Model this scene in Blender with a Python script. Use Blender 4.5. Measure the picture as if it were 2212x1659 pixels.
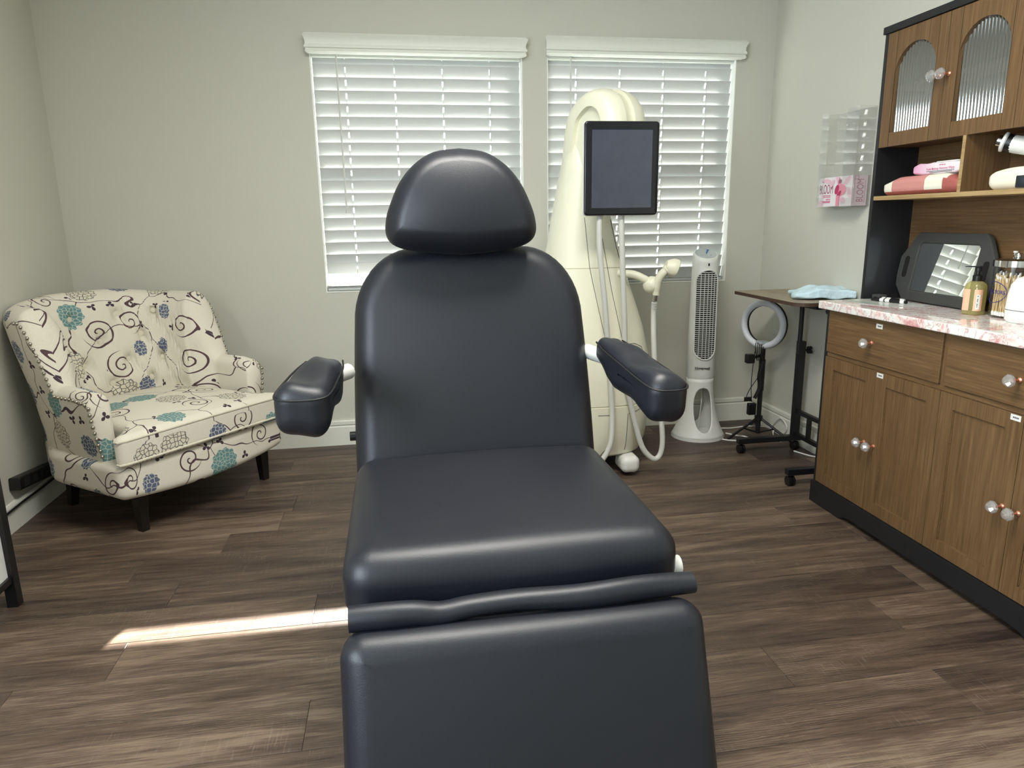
import bpy, bmesh, math, random
from mathutils import Vector, Matrix, Euler
PI = math.pi
random.seed(7)
for o in list(bpy.data.objects): bpy.data.objects.remove(o)
scene = bpy.context.scene
COL = scene.collection

# ------------------------------------------------------------------ camera
pitch, roll, yaw = 0.22789644, 0.01536327, 0.16178665
CAM_H = 1.17
fw = Vector((math.sin(yaw)*math.cos(pitch), math.cos(yaw)*math.cos(pitch), -math.sin(pitch)))
rt = Vector((math.cos(yaw), -math.sin(yaw), 0)); dn = fw.cross(rt)
cr, sr = math.cos(roll), math.sin(roll)
rt, dn = cr*rt + sr*dn, -sr*rt + cr*dn
cam = bpy.data.cameras.new('camera'); camo = bpy.data.objects.new('camera', cam); COL.objects.link(camo)
cam.sensor_width = 36; cam.sensor_fit = 'HORIZONTAL'; cam.lens = 36*1519.5/2212; cam.clip_start = .02
camo.matrix_world = Matrix(((rt.x, -dn.x, -fw.x, 0), (rt.y, -dn.y, -fw.y, 0), (rt.z, -dn.z, -fw.z, CAM_H), (0, 0, 0, 1)))
scene.camera = camo

# ------------------------------------------------------------------ light
w = bpy.data.worlds.new('sky'); scene.world = w; w.use_nodes = True
w.node_tree.nodes['Background'].inputs[0].default_value = (.80, .93, 1.0, 1)
w.node_tree.nodes['Background'].inputs[1].default_value = 3.4
sun = bpy.data.lights.new('sun', 'SUN'); sun.energy = 56; sun.angle = .0093; sun.color = (1, .94, .86)
so = bpy.data.objects.new('sun', sun); COL.objects.link(so)
so.rotation_euler = Vector((-.54, -1.80, -.885)).to_track_quat('-Z', 'Y').to_euler()
def area(name, loc, target, sx, sy, power, color):
    l = bpy.data.lights.new(name, 'AREA'); l.shape = 'RECTANGLE'; l.size = sx; l.size_y = sy; l.energy = power; l.color = color
    o = bpy.data.objects.new(name, l); COL.objects.link(o); o.location = loc
    o.rotation_euler = (Vector(target)-Vector(loc)).to_track_quat('-Z', 'Y').to_euler(); return o
# area light added outside an unseen side window for cool side light
area('added_side_daylight', (-1.64, -.15, 1.45), (0, .05, 1.40), 1.75, 1.25, 60, (.78, .89, 1.0))
# unseen ceiling panel light, added to brighten the room from above
area('added_panel_light', (.25, 1.45, 2.545), (.25, 1.45, 0), 1.15, .55, 46, (1.0, .97, .91))
vs = scene.view_settings
vs.view_transform = 'Standard'; vs.look = 'None'; vs.gamma = 1; vs.exposure = 0.52; vs.use_curve_mapping = False

# ------------------------------------------------------------------ materials
def S(r, g, b, a=1):
    f = lambda c: (c/255/12.92 if c/255 <= .04045 else ((c/255+.055)/1.055)**2.4)
    return (f(r), f(g), f(b), a)
class NT:
    def __init__(s, name):
        s.m = bpy.data.materials.new(name); s.m.use_nodes = True; s.t = s.m.node_tree; s.n = s.t.nodes
        s.p = s.n['Principled BSDF']; s.out = s.n['Material Output']
    def link(s, a, b): s.t.links.new(a, b)
    def put(s, sock, v):
        if isinstance(v, bpy.types.NodeSocket): s.link(v, sock)
        else: sock.default_value = v
    def node(s, typ, **kw):
        n = s.n.new(typ)
        for k, v in kw.items(): setattr(n, k, v)
        return n
    def math(s, op, a, b=0.0, c=0.0, clamp=False):
        n = s.node('ShaderNodeMath', operation=op, use_clamp=clamp)
        for i, v in enumerate((a, b, c)): s.put(n.inputs[i], v)
        return n.outputs[0]
    def mix(s, f, a, b, blend='MIX'):
        n = s.node('ShaderNodeMix', data_type='RGBA', blend_type=blend)
        s.put(n.inputs[0], f); s.put(n.inputs[6], a); s.put(n.inputs[7], b); return n.outputs[2]
    def ramp(s, f, stops):
        n = s.node('ShaderNodeValToRGB'); e = n.color_ramp.elements
        while len(e) < len(stops): e.new(.5)
        for i, (p, c) in enumerate(stops): e[i].position = p; e[i].color = c
        s.put(n.inputs[0], f); return n.outputs[0]
    def coord(s, kind='Object', scale=(1, 1, 1), loc=(0, 0, 0), rot=(0, 0, 0)):
        t = s.node('ShaderNodeTexCoord'); m = s.node('ShaderNodeMapping')
        m.inputs['Scale'].default_value = scale; m.inputs['Location'].default_value = loc; m.inputs['Rotation'].default_value = rot
        s.link(t.outputs[kind], m.inputs[0]); return m.outputs[0]
    def noise(s, v, scale=5, detail=3, rough=.5, dist=0):
        n = s.node('ShaderNodeTexNoise'); n.inputs['Scale'].default_value = scale; n.inputs['Detail'].default_value = detail
        n.inputs['Roughness'].default_value = rough; n.inputs['Distortion'].default_value = dist
        if v is not None: s.link(v, n.inputs['Vector'])
        return n.outputs[0]
    def bump(s, h, strength=.2, dist=.01):
        b = s.node('ShaderNodeBump'); b.inputs['Strength'].default_value = strength; b.inputs['Distance'].default_value = dist
        s.link(h, b.inputs['Height']); s.link(b.outputs[0], s.p.inputs['Normal'])
    def base(s, c, rough=.5, metal=0, spec=.5):
        s.put(s.p.inputs['Base Color'], c); s.put(s.p.inputs['Roughness'], rough); s.p.inputs['Metallic'].default_value = metal
        s.p.inputs['Specular IOR Level'].default_value = spec
        return s
def plain(name, c, rough=.5, metal=0, spec=.5, var=.04, scale=40, bump=0):
    t = NT(name); v = t.coord(); n = t.noise(v, scale, 3)
    lo = tuple(x*(1-var) for x in c[:3])+(1,); hi = tuple(min(1, x*(1+var)) for x in c[:3])+(1,)
    t.base(t.mix(n, lo, hi), rough, metal, spec)
    if bump: t.bump(n, bump, .002)
    return t.m
def glass(name, tint=(1, 1, 1, 1), gloss=.12, rough=.03, haze=0.0, hazecol=(.9, .9, .9, 1)):
    t = NT(name); t.n.remove(t.p)
    tr = t.node('ShaderNodeBsdfTransparent'); tr.inputs[0].default_value = tint
    gl = t.node('ShaderNodeBsdfGlossy'); gl.inputs['Roughness'].default_value = rough
    lw = t.node('ShaderNodeLayerWeight'); fr = t.math('MULTIPLY_ADD', t.math('POWER', lw.outputs['Facing'], 5.0), .9, gloss, clamp=True)
    mx = t.node('ShaderNodeMixShader'); t.link(fr, mx.inputs[0])
    t.link(tr.outputs[0], mx.inputs[1]); t.link(gl.outputs[0], mx.inputs[2]); res = mx.outputs[0]
    if haze:
        d = t.node('ShaderNodeBsdfDiffuse'); d.inputs[0].default_value = hazecol
        m2 = t.node('ShaderNodeMixShader'); m2.inputs[0].default_value = haze
        t.link(res, m2.inputs[1]); t.link(d.outputs[0], m2.inputs[2]); res = m2.outputs[0]
    t.link(res, t.out.inputs[0]); return t.m

MAT = {}
def wallmat(name, c):
    t = NT(name); v = t.coord('Object'); n = t.noise(v, 130, 2); big = t.noise(v, .9, 2)
    t.base(t.mix(t.math('MULTIPLY', big, .25), c, tuple(x*.93 for x in c[:3])+(1,)), .75, 0, .25); t.bump(n, .06, .002); return t.m
MAT['wall'] = wallmat('wall_paint', S(199, 198, 186))
MAT['ceil'] = wallmat('ceiling_paint', S(232, 232, 226))
MAT['trim'] = plain('white_trim', S(222, 223, 212), .45, var=.02)
MAT['reveal'] = plain('white_reveal', S(238, 240, 234), .5, var=.02)
def slatmat():
    t = NT('blind_slat'); t.n.remove(t.p)
    d = t.node('ShaderNodeBsdfDiffuse'); d.inputs[0].default_value = S(186, 189, 187)
    tr = t.node('ShaderNodeBsdfTranslucent'); tr.inputs[0].default_value = S(230, 232, 222)
    g = t.node('ShaderNodeBsdfGlossy'); g.inputs['Roughness'].default_value = .35
    m = t.node('ShaderNodeMixShader'); m.inputs[0].default_value = .008; t.link(d.outputs[0], m.inputs[1]); t.link(tr.outputs[0], m.inputs[2])
    m2 = t.node('ShaderNodeMixShader'); m2.inputs[0].default_value = .04; t.link(m.outputs[0], m2.inputs[1]); t.link(g.outputs[0], m2.inputs[2])
    t.link(m2.outputs[0], t.out.inputs[0]); return t.m
MAT['slat'] = slatmat()
def slotmat():
    t = NT('lit_slot_patch'); t.n.remove(t.p); tr = t.node('ShaderNodeBsdfTranslucent'); tr.inputs[0].default_value = S(240, 242, 245); t.link(tr.outputs[0], t.out.inputs[0]); return t.m  # translucent fill added so cord holes look sunlit without passing direct sun
MAT['slot'] = slotmat()
MAT['valance'] = plain('valance_white', S(226, 228, 218), .45, var=.02)
MAT['pane'] = glass('window_glass', gloss=.05)
def leather():
    t = NT('black_vinyl'); v = t.coord('Object'); a = t.noise(v, 420, 2, .6); b = t.noise(v, 5, 3); f = t.noise(v, 900, 1)
    t.base(t.mix(f, S(15, 17, 23), S(28, 31, 40)), t.math('MULTIPLY_ADD', b, .10, .40), 0, .55)
    h = t.math('MULTIPLY_ADD', a, .12, t.math('MULTIPLY', b, .9)); t.bump(h, .30, .006)
    return t.m
MAT['vinyl'] = leather()
MAT['seam'] = plain('black_seam', S(10, 10, 12), .6)
def wood(name, axis, dark, mid, light, scale=1.0, rough=.5):
    t = NT(name); sc = [110*scale]*3; sc[axis] = 6*scale; s2 = [9*scale]*3; s2[axis] = 1.1*scale
    s3 = [160*scale]*3; s3[axis] = 5*scale
    oi = t.node('ShaderNodeObjectInfo'); cm = t.node('ShaderNodeVectorMath', operation='ADD')
    tc = t.node('ShaderNodeTexCoord'); t.link(tc.outputs['Object'], cm.inputs[0])
    k = t.node('ShaderNodeCombineXYZ'); r = t.math('MULTIPLY', oi.outputs['Random'], 31.7)
    for i in range(3): t.link(r, k.inputs[i])
    t.link(k.outputs[0], cm.inputs[1])
    def mp(s):
        m = t.node('ShaderNodeMapping'); m.inputs['Scale'].default_value = s; t.link(cm.outputs[0], m.inputs[0]); return m.outputs[0]
    g = t.noise(mp(sc), 1, 6, .6, .6); b = t.noise(mp(s2), 1, 3, .5, 1.6); f = t.noise(mp(s3), 1, 2)
    x = t.math('ADD', t.math('MULTIPLY', g, .44), t.math('ADD', t.math('MULTIPLY', b, .18), t.math('MULTIPLY', f, .38)))
    t.base(t.ramp(x, [(.34, dark), (.5, mid), (.66, light)]), rough, 0, .35); t.bump(f, .12, .002); return t.m
OD, OM, OL = S(86, 64, 41), S(105, 80, 52), S(123, 96, 65)
MAT['oak_v'] = wood('oak_grain_vertical', 2, OD, OM, OL)
MAT['oak_h'] = wood('oak_grain_horizontal', 1, OD, OM, OL)
MAT['oak_edge'] = wood('oak_edge', 1, S(140, 114, 74), S(166, 140, 98), S(180, 154, 112))
MAT['black'] = plain('black_melamine', S(24, 25, 28), .5, var=.1, scale=300)
MAT['metal_black'] = plain('black_metal', S(19, 19, 22), .42, var=.1, scale=200)
MAT['plastic_black'] = plain('black_plastic', S(16, 16, 18), .4)
MAT['gap'] = plain('dark_gap', S(6, 6, 6), .9)
def floormat():
    t = NT('plank_wood'); oi = t.node('ShaderNodeObjectInfo'); tc = t.node('ShaderNodeTexCoord')
    k = t.node('ShaderNodeCombineXYZ'); r = t.math('MULTIPLY', oi.outputs['Random'], 57.3)
    for i in range(3): t.link(r, k.inputs[i])
    cm = t.node('ShaderNodeVectorMath', operation='ADD'); t.link(tc.outputs['Object'], cm.inputs[0]); t.link(k.outputs[0], cm.inputs[1])
    def mp(s):
        m = t.node('ShaderNodeMapping'); m.inputs['Scale'].default_value = s; t.link(cm.outputs[0], m.inputs[0]); return m.outputs[0]
    band = t.noise(mp((.9, 8.5, 1)), 1, 4, .6, 1.0)       # broad smoky bands
    grain = t.noise(mp((3.2, 62, 1)), 1, 6, .65, .7)
    fine = t.noise(mp((14, 320, 1)), 1, 2, .5)
    saw = t.noise(mp((230, 16, 1)), 1, 3, .6, .5)        # rough saw marks across the plank
    ring = t.noise(mp((2.2, 13, 1)), 1, 4, .6, 3.0)
    x = t.math('ADD', t.math('MULTIPLY', band, .42), t.math('ADD', t.math('MULTIPLY', grain, .24), t.math('ADD', t.math('MULTIPLY', fine, .20), t.math('MULTIPLY', ring, .14))))
    x = t.math('ADD', x, t.math('MULTIPLY', t.math('SUBTRACT', oi.outputs['Random'], .5), .09))
    c = t.ramp(x, [(.37, S(40, 31, 27)), (.44, S(64, 51, 43)), (.52, S(90, 74, 62)), (.61, S(128, 110, 92))])
    hue = t.noise(mp((.7, 5, 1)), 1, 2); c = t.mix(t.math('MULTIPLY', hue, .18), c, S(80, 66, 60))
    sm = t.math('MULTIPLY', t.math('MULTIPLY_ADD', saw, 6.0, -3.4, clamp=True), t.math('MULTIPLY_ADD', t.noise(mp((3, 7, 1)), 1, 2), 3.0, -1.3, clamp=True))
    c = t.mix(t.math('MULTIPLY', sm, .42), c, S(158, 146, 130))
    wn = t.node('ShaderNodeTexWave', wave_type='BANDS', bands_direction='Y'); wn.inputs['Scale'].default_value = 9; wn.inputs['Distortion'].default_value = 7; wn.inputs['Detail'].default_value = 3; wn.inputs['Detail Scale'].default_value = 1.2
    t.link(mp((1.3, 5.5, 1)), wn.inputs['Vector'])
    cath = t.math('MULTIPLY', t.math('MULTIPLY_ADD', wn.outputs['Fac'], 5.0, -3.9, clamp=True), t.math('MULTIPLY_ADD', t.noise(mp((1.6, 6, 1)), 1, 2), 4.0, -1.9, clamp=True))
    c = t.mix(t.math('MULTIPLY', cath, .45), c, S(150, 134, 114))
    t.base(c, t.math('MULTIPLY_ADD', grain, .2, .36), 0, .4); t.bump(t.math('ADD', fine, saw), .10, .002); return t.m
MAT['plank'] = floormat()
def floral():
    t = NT('floral_linen'); uv = t.node('ShaderNodeUVMap'); V = uv.outputs[0]
    warp = t.node('ShaderNodeTexNoise', noise_dimensions='2D'); warp.inputs['Scale'].default_value = 7; warp.inputs['Detail'].default_value = 1
    t.link(V, warp.inputs['Vector'])
    sub = t.node('ShaderNodeVectorMath', operation='SUBTRACT'); t.link(warp.outputs['Color'], sub.inputs[0]); sub.inputs[1].default_value = (.5, .5, .5)
    scl = t.node('ShaderNodeVectorMath', operation='SCALE'); t.link(sub.outputs[0], scl.inputs[0]); scl.inputs['Scale'].default_value = .16
    wv = t.node('ShaderNodeVectorMath', operation='ADD'); t.link(V, wv.inputs[0]); t.link(scl.outputs[0], wv.inputs[1])
    def cells(vec, size, rnd):
        vo = t.node('ShaderNodeTexVoronoi', voronoi_dimensions='2D', feature='F1'); vo.inputs['Scale'].default_value = 1/size
        vo.inputs['Randomness'].default_value = rnd; t.link(vec, vo.inputs['Vector'])
        d = t.node('ShaderNodeVectorMath', operation='SUBTRACT'); t.link(vec, d.inputs[0]); t.link(vo.outputs['Position'], d.inputs[1])
        sx = t.node('ShaderNodeSeparateXYZ'); t.link(d.outputs[0], sx.inputs[0]); sc = t.node('ShaderNodeSeparateColor'); t.link(vo.outputs['Color'], sc.inputs[0])
        r = t.math('SQRT', t.math('ADD', t.math('MULTIPLY', sx.outputs[0], sx.outputs[0]), t.math('MULTIPLY', sx.outputs[1], sx.outputs[1])))
        th = t.math('ADD', t.math('ARCTAN2', sx.outputs[1], sx.outputs[0]), t.math('MULTIPLY', sc.outputs[0], 6.283))
        return sx, r, th, sc
    def edge(vec, size, rnd=1.0):
        vo = t.node('ShaderNodeTexVoronoi', voronoi_dimensions='2D', feature='DISTANCE_TO_EDGE'); vo.inputs['Scale'].default_value = 1/size
        vo.inputs['Randomness'].default_value = rnd; t.link(vec, vo.inputs['Vector']); return t.math('MULTIPLY', vo.outputs['Distance'], size)
    lt = lambda a, b: t.math('LESS_THAN', a, b)
    AND = lambda a, b: t.math('MULTIPLY', a, b)
    c = t.mix(t.noise(V, 260, 2), S(210, 203, 187), S(228, 222, 207))
    brown, purple = S(86, 66, 70), S(70, 58, 68)
    # vines, then scrolls with a curled stem, leaves, flowers
    c = t.mix(lt(edge(wv.outputs[0], .30, .9), .0026), c, brown)
    sx, r, th, sc = cells(V, .168, .6)
    R = t.math('MULTIPLY_ADD', sc.outputs[2], .016, .043)
    pitch_ = .032
    ph = t.math('FRACT', t.math('SUBTRACT', t.math('DIVIDE', r, pitch_), t.math('DIVIDE', th, 6.28318)))
    sp = AND(lt(t.math('ABSOLUTE', t.math('SUBTRACT', ph, .5)), .10), lt(r, t.math('MULTIPLY', R, 1.18)))
    c = t.mix(AND(lt(.56, sc.outputs[1]), sp), c, brown)
    petal = t.math('MULTIPLY', R, t.math('MULTIPLY_ADD', t.math('SINE', t.math('MULTIPLY', th, 11)), .06, 1.0))
    inside = lt(r, petal)
    pe = edge(V, .0165, .8); line = lt(pe, .0013)
    rim = AND(inside, lt(t.math('SUBTRACT', petal, .0022), r))
    isT = lt(sc.outputs[1], .13); isB = AND(lt(.13, sc.outputs[1]), lt(sc.outputs[1], .36)); isO = AND(lt(.36, sc.outputs[1]), lt(sc.outputs[1], .56))
    teal = t.mix(line, S(104, 140, 140), S(178, 190, 178))
    blue = t.mix(line, S(92, 102, 124), S(196, 194, 186))
    outl = t.mix(t.math('MAXIMUM', line, rim), S(214, 207, 188), S(92, 92, 90))
    big = lt(r, t.math('MULTIPLY', petal, .80))
    c = t.mix(AND(isT, lt(r, t.math('MULTIPLY', petal, 1.12))), c, teal)
    c = t.mix(AND(isB, big), c, blue)
    c = t.mix(AND(isO, inside), c, outl)
    # little leaves
    off = t.node('ShaderNodeVectorMath', operation='ADD'); t.link(V, off.inputs[0]); off.inputs[1].default_value = (.31, .17, 0)
    s2, r2, th2, k2 = cells(off.outputs[0], .095, .9)
    lf = lt(r2, t.math('MULTIPLY', t.math('ABSOLUTE', t.math('SINE', t.math('MULTIPLY', th2, 1.5))), .019))
    free = t.math('SUBTRACT', 1.0, lt(r, t.math('MULTIPLY', R, 1.2)))
    c = t.mix(AND(AND(lf, lt(.62, k2.outputs[1])), free), c, purple)
    t.base(c, .85, 0, .2)
    wvn = t.noise(V, 700, 1); t.bump(wvn, .15, .001); return t.m
MAT['floral'] = floral()
MAT['cream_piping'] = plain('cream_piping', S(214, 207, 188), .85)
MAT['dark_leg'] = plain('espresso_wood', S(22, 18, 17), .4)
MAT['nail'] = plain('pewter_nail', S(170, 165, 150), .3, .9)
MAT['machine'] = plain('ivory_plastic', S(228, 227, 205), .40, var=.02)
MAT['machine2'] = plain('ivory_plastic_panel', S(220, 219, 197), .42, var=.02)
MAT['white_plastic'] = plain('white_plastic', S(226, 227, 222), .4, var=.02)
MAT['hose'] = plain('grey_hose', S(205, 206, 200), .45, var=.02)
MAT['bezel'] = plain('tablet_bezel', S(12, 12, 20), .18, spec=.6)
def screen():
    t = NT('tablet_screen'); v = t.coord('Object'); n = t.noise(v, 14, 4, .7)
    t.base(t.mix(n, S(52, 57, 72), S(66, 70, 84)), t.math('MULTIPLY_ADD', n, .18, .04), 0, .8); return t.m
MAT['screen'] = screen()
def marble():
    t = NT('pink_marble'); v = t.coord('Object'); a = t.noise(v, 7, 6, .62, 1.4); b = t.noise(v, 11, 5, .6, 2.2)
    x = t.math('ABSOLUTE', t.math('SUBTRACT', b, .5))
    c = t.ramp(a, [(.47, S(234, 233, 228)), (.56, S(234, 218, 212)), (.63, S(216, 160, 158)), (.71, S(228, 202, 196))])
    c = t.mix(t.math('MULTIPLY_ADD', x, -22, .75, clamp=True), c, S(188, 110, 116))
    dk = t.math('ABSOLUTE', t.math('SUBTRACT', t.noise(v, 5, 4, .55, 1.8), .42)); c = t.mix(t.math('MULTIPLY_ADD', dk, -50, .35, clamp=True), c, S(150, 150, 150))
    t.base(c, .07, 0, .6); return t.m
MAT['marble'] = marble()
MAT['crystal'] = glass('crystal', gloss=.30, rough=.02)
def crystal():
    t = NT('cut_crystal'); t.base((.97, .97, .97, 1), .02); t.p.inputs['Transmission Weight'].default_value = 1; t.p.inputs['IOR'].default_value = 1.5; return t.m
MAT['crystal'] = glass('cut_crystal', tint=(.97, .97, .97, 1), gloss=.30, rough=.03, haze=.13, hazecol=S(240, 240, 240))
MAT['copper'] = plain('rose_copper', S(232, 160, 130), .3, .8)
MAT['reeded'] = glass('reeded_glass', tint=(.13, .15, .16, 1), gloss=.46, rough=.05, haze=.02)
MAT['acrylic'] = glass('clear_acrylic', tint=(.992, .995, .992, 1), gloss=.11, rough=.02, haze=.025)
MAT['sticker'] = plain('sticker_paper', S(222, 222, 216), .7)
MAT['ink'] = plain('grey_ink', S(70, 72, 78), .8)
MAT['ink_black'] = plain('black_ink', S(26, 27, 30), .8)
MAT['navy'] = plain('navy_print', S(34, 36, 108), .6)
MAT['ring'] = plain('ring_diffuser', S(228, 230, 236), .4, var=.02)
MAT['table_top'] = wood('table_top_wood', 1, S(120, 108, 90), S(150, 138, 118), S(172, 160, 140), 1.2)
MAT['table_edge'] = plain('table_edge', S(72, 52, 40), .6, var=.3, scale=120)
def clothm():
    t = NT('blue_cloth'); v = t.coord(); n = t.noise(v, 30, 3); t.base(t.mix(n, S(196, 222, 232), S(214, 236, 243)), .85, 0, .2); t.bump(n, .5, .02); return t.m
MAT['cloth'] = clothm()
MAT['foam'] = plain('charcoal_foam', S(56, 57, 55), .85, var=.15, scale=400, bump=.15)
def mirrorm():
    t = NT('mirror'); t.base((.9, .91, .88, 1), .015, 1); return t.m
MAT['mirror'] = mirrorm()
MAT['pink'] = plain('rose_vinyl', S(202, 138, 132), .5, var=.05)
MAT['cream'] = plain('cream_vinyl', S(232, 230, 212), .5, var=.03)
MAT['rose_dark'] = plain('rose_vinyl_dark', S(168, 92, 84), .5, var=.06)
def wipesm():
    t = NT('wipes_film'); v = t.coord('Object', (1, 1, 1)); sx = t.node('ShaderNodeSeparateXYZ'); t.link(v, sx.inputs[0])
    g = t.math('MULTIPLY_ADD', sx.outputs[1], 9.0, -.02, clamp=True)
    t.base(t.mix(g, S(232, 222, 228), S(226, 160, 196)), .35, 0, .5); t.bump(t.noise(v, 45, 2), .3, .004); return t.m
MAT['wipes'] = wipesm()
MAT['pink_ink'] = plain('pink_ink', S(206, 120, 150), .6)
MAT['magenta'] = plain('magenta_print', S(176, 46, 92), .6)
MAT['rose_print'] = plain('rose_print', S(222, 138, 158), .6)
MAT['pale_pink'] = plain('pale_pink_print', S(228, 184, 200), .6)
MAT['box_white'] = plain('box_white', S(228, 222, 224), .55)
MAT['box_side'] = plain('box_side', S(206, 180, 190), .55)
MAT['box_text'] = plain('box_text', S(150, 74, 104), .6)
MAT['chrome'] = plain('chrome', S(205, 205, 205), .12, 1.0)
MAT['jar_glass'] = glass('jar_glass', tint=(.98, .985, .98, 1), gloss=.05)
MAT['swab'] = plain('swab_wood', S(202, 176, 130), .7, var=.12, scale=30)
MAT['cotton'] = plain('cotton', S(238, 236, 230), .9)
MAT['soap'] = glass('soap_bottle', tint=(.90, .86, .55, 1), gloss=.06, haze=.28, hazecol=S(206, 196, 136))
MAT['peach'] = plain('peach_label', S(232, 180, 148), .6)
MAT['lens'] = plain('dark_lens', S(14, 13, 12), .12, spec=.8)
MAT['dark_window'] = plain('dark_window', S(34, 38, 44), .15, spec=.7)
MAT['green_print'] = plain('green_print', S(70, 130, 76), .6)
MAT['paper'] = plain('laminated_sheet', S(205, 206, 200), .22, var=.02)
MAT['panel_grey'] = plain('control_panel', S(178, 186, 186), .3)
MAT['led_blue'] = plain('led_blue', S(56, 112, 168), .4)
MAT['grille_dark'] = plain('grille_shadow', S(14, 14, 14), .9)
MAT['cord_white'] = plain('white_cord', S(222, 222, 216), .5)
def led():
    t = NT('green_led'); t.base(S(90, 230, 130), .4); t.p.inputs['Emission Color'].default_value = S(90, 230, 130); t.p.inputs['Emission Strength'].default_value = 1.0; return t.m
MAT['led'] = led()
# ------------------------------------------------------------------ mesh helpers
class MB:
    def __init__(s): s.v = []; s.f = []; s.uv = None; s.special = set()
    def add(s, vs, fs):
        b = len(s.v); s.v += [tuple(v) for v in vs]; s.f += [tuple(i+b for i in f) for f in fs]; return s
    def box(s, x0, x1, y0, y1, z0, z1):
        return s.add([(x0,y0,z0),(x1,y0,z0),(x1,y1,z0),(x0,y1,z0),(x0,y0,z1),(x1,y0,z1),(x1,y1,z1),(x0,y1,z1)],
                     [(0,3,2,1),(4,5,6,7),(0,1,5,4),(1,2,6,5),(2,3,7,6),(3,0,4,7)])
    def bar(s, a, b, w, h, up=(0,0,1)):
        a, b = Vector(a), Vector(b); d = (b-a).normalized(); u = Vector(up)
        if abs(d.dot(u)) > .98: u = Vector((0,1,0))
        r = d.cross(u).normalized()*w/2; t = r.cross(d).normalized()*h/2
        vs = [p+sx*r+sy*t for p in (a, b) for sx, sy in ((-1,-1),(1,-1),(1,1),(-1,1))]
        return s.add(vs, [(0,1,2,3),(4,7,6,5),(0,4,5,1),(1,5,6,2),(2,6,7,3),(3,7,4,0)])
    def tube(s, pts, r, seg=10, close=False):
        pts = [Vector(p) for p in pts]; n = len(pts); rs = r if isinstance(r, (list, tuple)) else [r]*n
        prev = None; vs = []
        for i, p in enumerate(pts):
            if close: d = (pts[(i+1) % n]-pts[i-1]).normalized()
            else: d = (pts[min(i+1, n-1)]-pts[max(i-1, 0)]).normalized()
            if prev is None:
                u = Vector((0,0,1)) if abs(d.z) < .9 else Vector((1,0,0)); u = (u-d*u.dot(d)).normalized()
            else: u = (prev-d*prev.dot(d)).normalized()
            prev = u; b = d.cross(u)
            vs += [p+rs[i]*(math.cos(2*PI*k/seg)*u+math.sin(2*PI*k/seg)*b) for k in range(seg)]
        fs = []
        for i in range(n if close else n-1):
            j = (i+1) % n
            for k in range(seg): fs.append((i*seg+k, i*seg+(k+1) % seg, j*seg+(k+1) % seg, j*seg+k))
        if not close: fs += [tuple(range(seg))[::-1], tuple((n-1)*seg+k for k in range(seg))]
        return s.add(vs, fs)
    def loft(s, rings, cap=True, closed=True):
        n = len(rings[0]); vs = [p for r in rings for p in r]; fs = []
        for i in range(len(rings)-1):
            for k in range(n if closed else n-1):
                fs.append((i*n+k, i*n+(k+1) % n, (i+1)*n+(k+1) % n, (i+1)*n+k))
        if cap: fs += [tuple(range(n))[::-1], tuple((len(rings)-1)*n+k for k in range(n))]
        return s.add(vs, fs)
    def lathe(s, prof, c=(0,0,0), seg=24, axis='z'):
        rings = []
        for r, h in prof:
            ring = []
            for k in range(seg):
                a = 2*PI*k/seg; x, y = r*math.cos(a), r*math.sin(a)
                p = (x, y, h) if axis == 'z' else ((h, x, y) if axis == 'x' else (y, h, x))
                ring.append((p[0]+c[0], p[1]+c[1], p[2]+c[2]))
            rings.append(ring)
        return s.loft(rings)
    def prism(s, poly, h0, h1, plane='xy'):
        def m(p, h): return (p[0], p[1], h) if plane == 'xy' else ((p[0], h, p[1]) if plane == 'xz' else (h, p[0], p[1]))
        n = len(poly); vs = [m(p, h0) for p in poly]+[m(p, h1) for p in poly]
        fs = [tuple(range(n))[::-1], tuple(range(n, 2*n))]+[(k, (k+1) % n, n+(k+1) % n, n+k) for k in range(n)]
        return s.add(vs, fs)
    def sphere(s, c, r, nu=16, nv=10, sc=(1,1,1)):
        rings = []
        for j in range(nv+1):
            a = -PI/2+PI*j/nv; rr = max(math.cos(a), .01)*r
            rings.append([(c[0]+sc[0]*rr*math.cos(2*PI*k/nu), c[1]+sc[1]*rr*math.sin(2*PI*k/nu), c[2]+sc[2]*r*math.sin(a)) for k in range(nu)])
        return s.loft(rings)
    def rbox(s, c, h, r, n=8, fn=None):
        c = Vector(c); h = Vector(h); inner = Vector([max(x-r, 0) for x in h]); 
        for ax in range(3):
            for sg in (-1, 1):
                vs = []; u, v = (ax+1) % 3, (ax+2) % 3
                def st(k, half):
                    # stations: arc at both ends, straight between
                    m = 4; L = []
                    for i in range(m): L.append(-half+r*(1-math.cos(PI/2*i/m))*.0 + r*(i/m)*1.0)
                    q = max(1, n-2)
                    for i in range(q+1): L.append(-half+r+(2*half-2*r)*i/q)
                    for i in range(1, m+1): L.append(half-r+r*i/m)
                    return L
                A, B = st(0, h[u]), st(0, h[v])
                for a in A:
                    for b in B:
                        p = Vector((0,0,0)); p[ax] = sg*h[ax]; p[u] = a; p[v] = b
                        q = Vector([max(-inner[i], min(inner[i], p[i])) for i in range(3)])
                        d = p-q; d = d.normalized()*r if d.length > 1e-9 else d
                        w = q+d+c
                        vs.append(fn(w) if fn else w)
                nb = len(B); fs = []
                for i in range(len(A)-1):
                    for j in range(nb-1):
                        f = (i*nb+j, (i+1)*nb+j, (i+1)*nb+j+1, i*nb+j+1); fs.append(f if sg > 0 else f[::-1])
                s.add(vs, fs)
        return s
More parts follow.
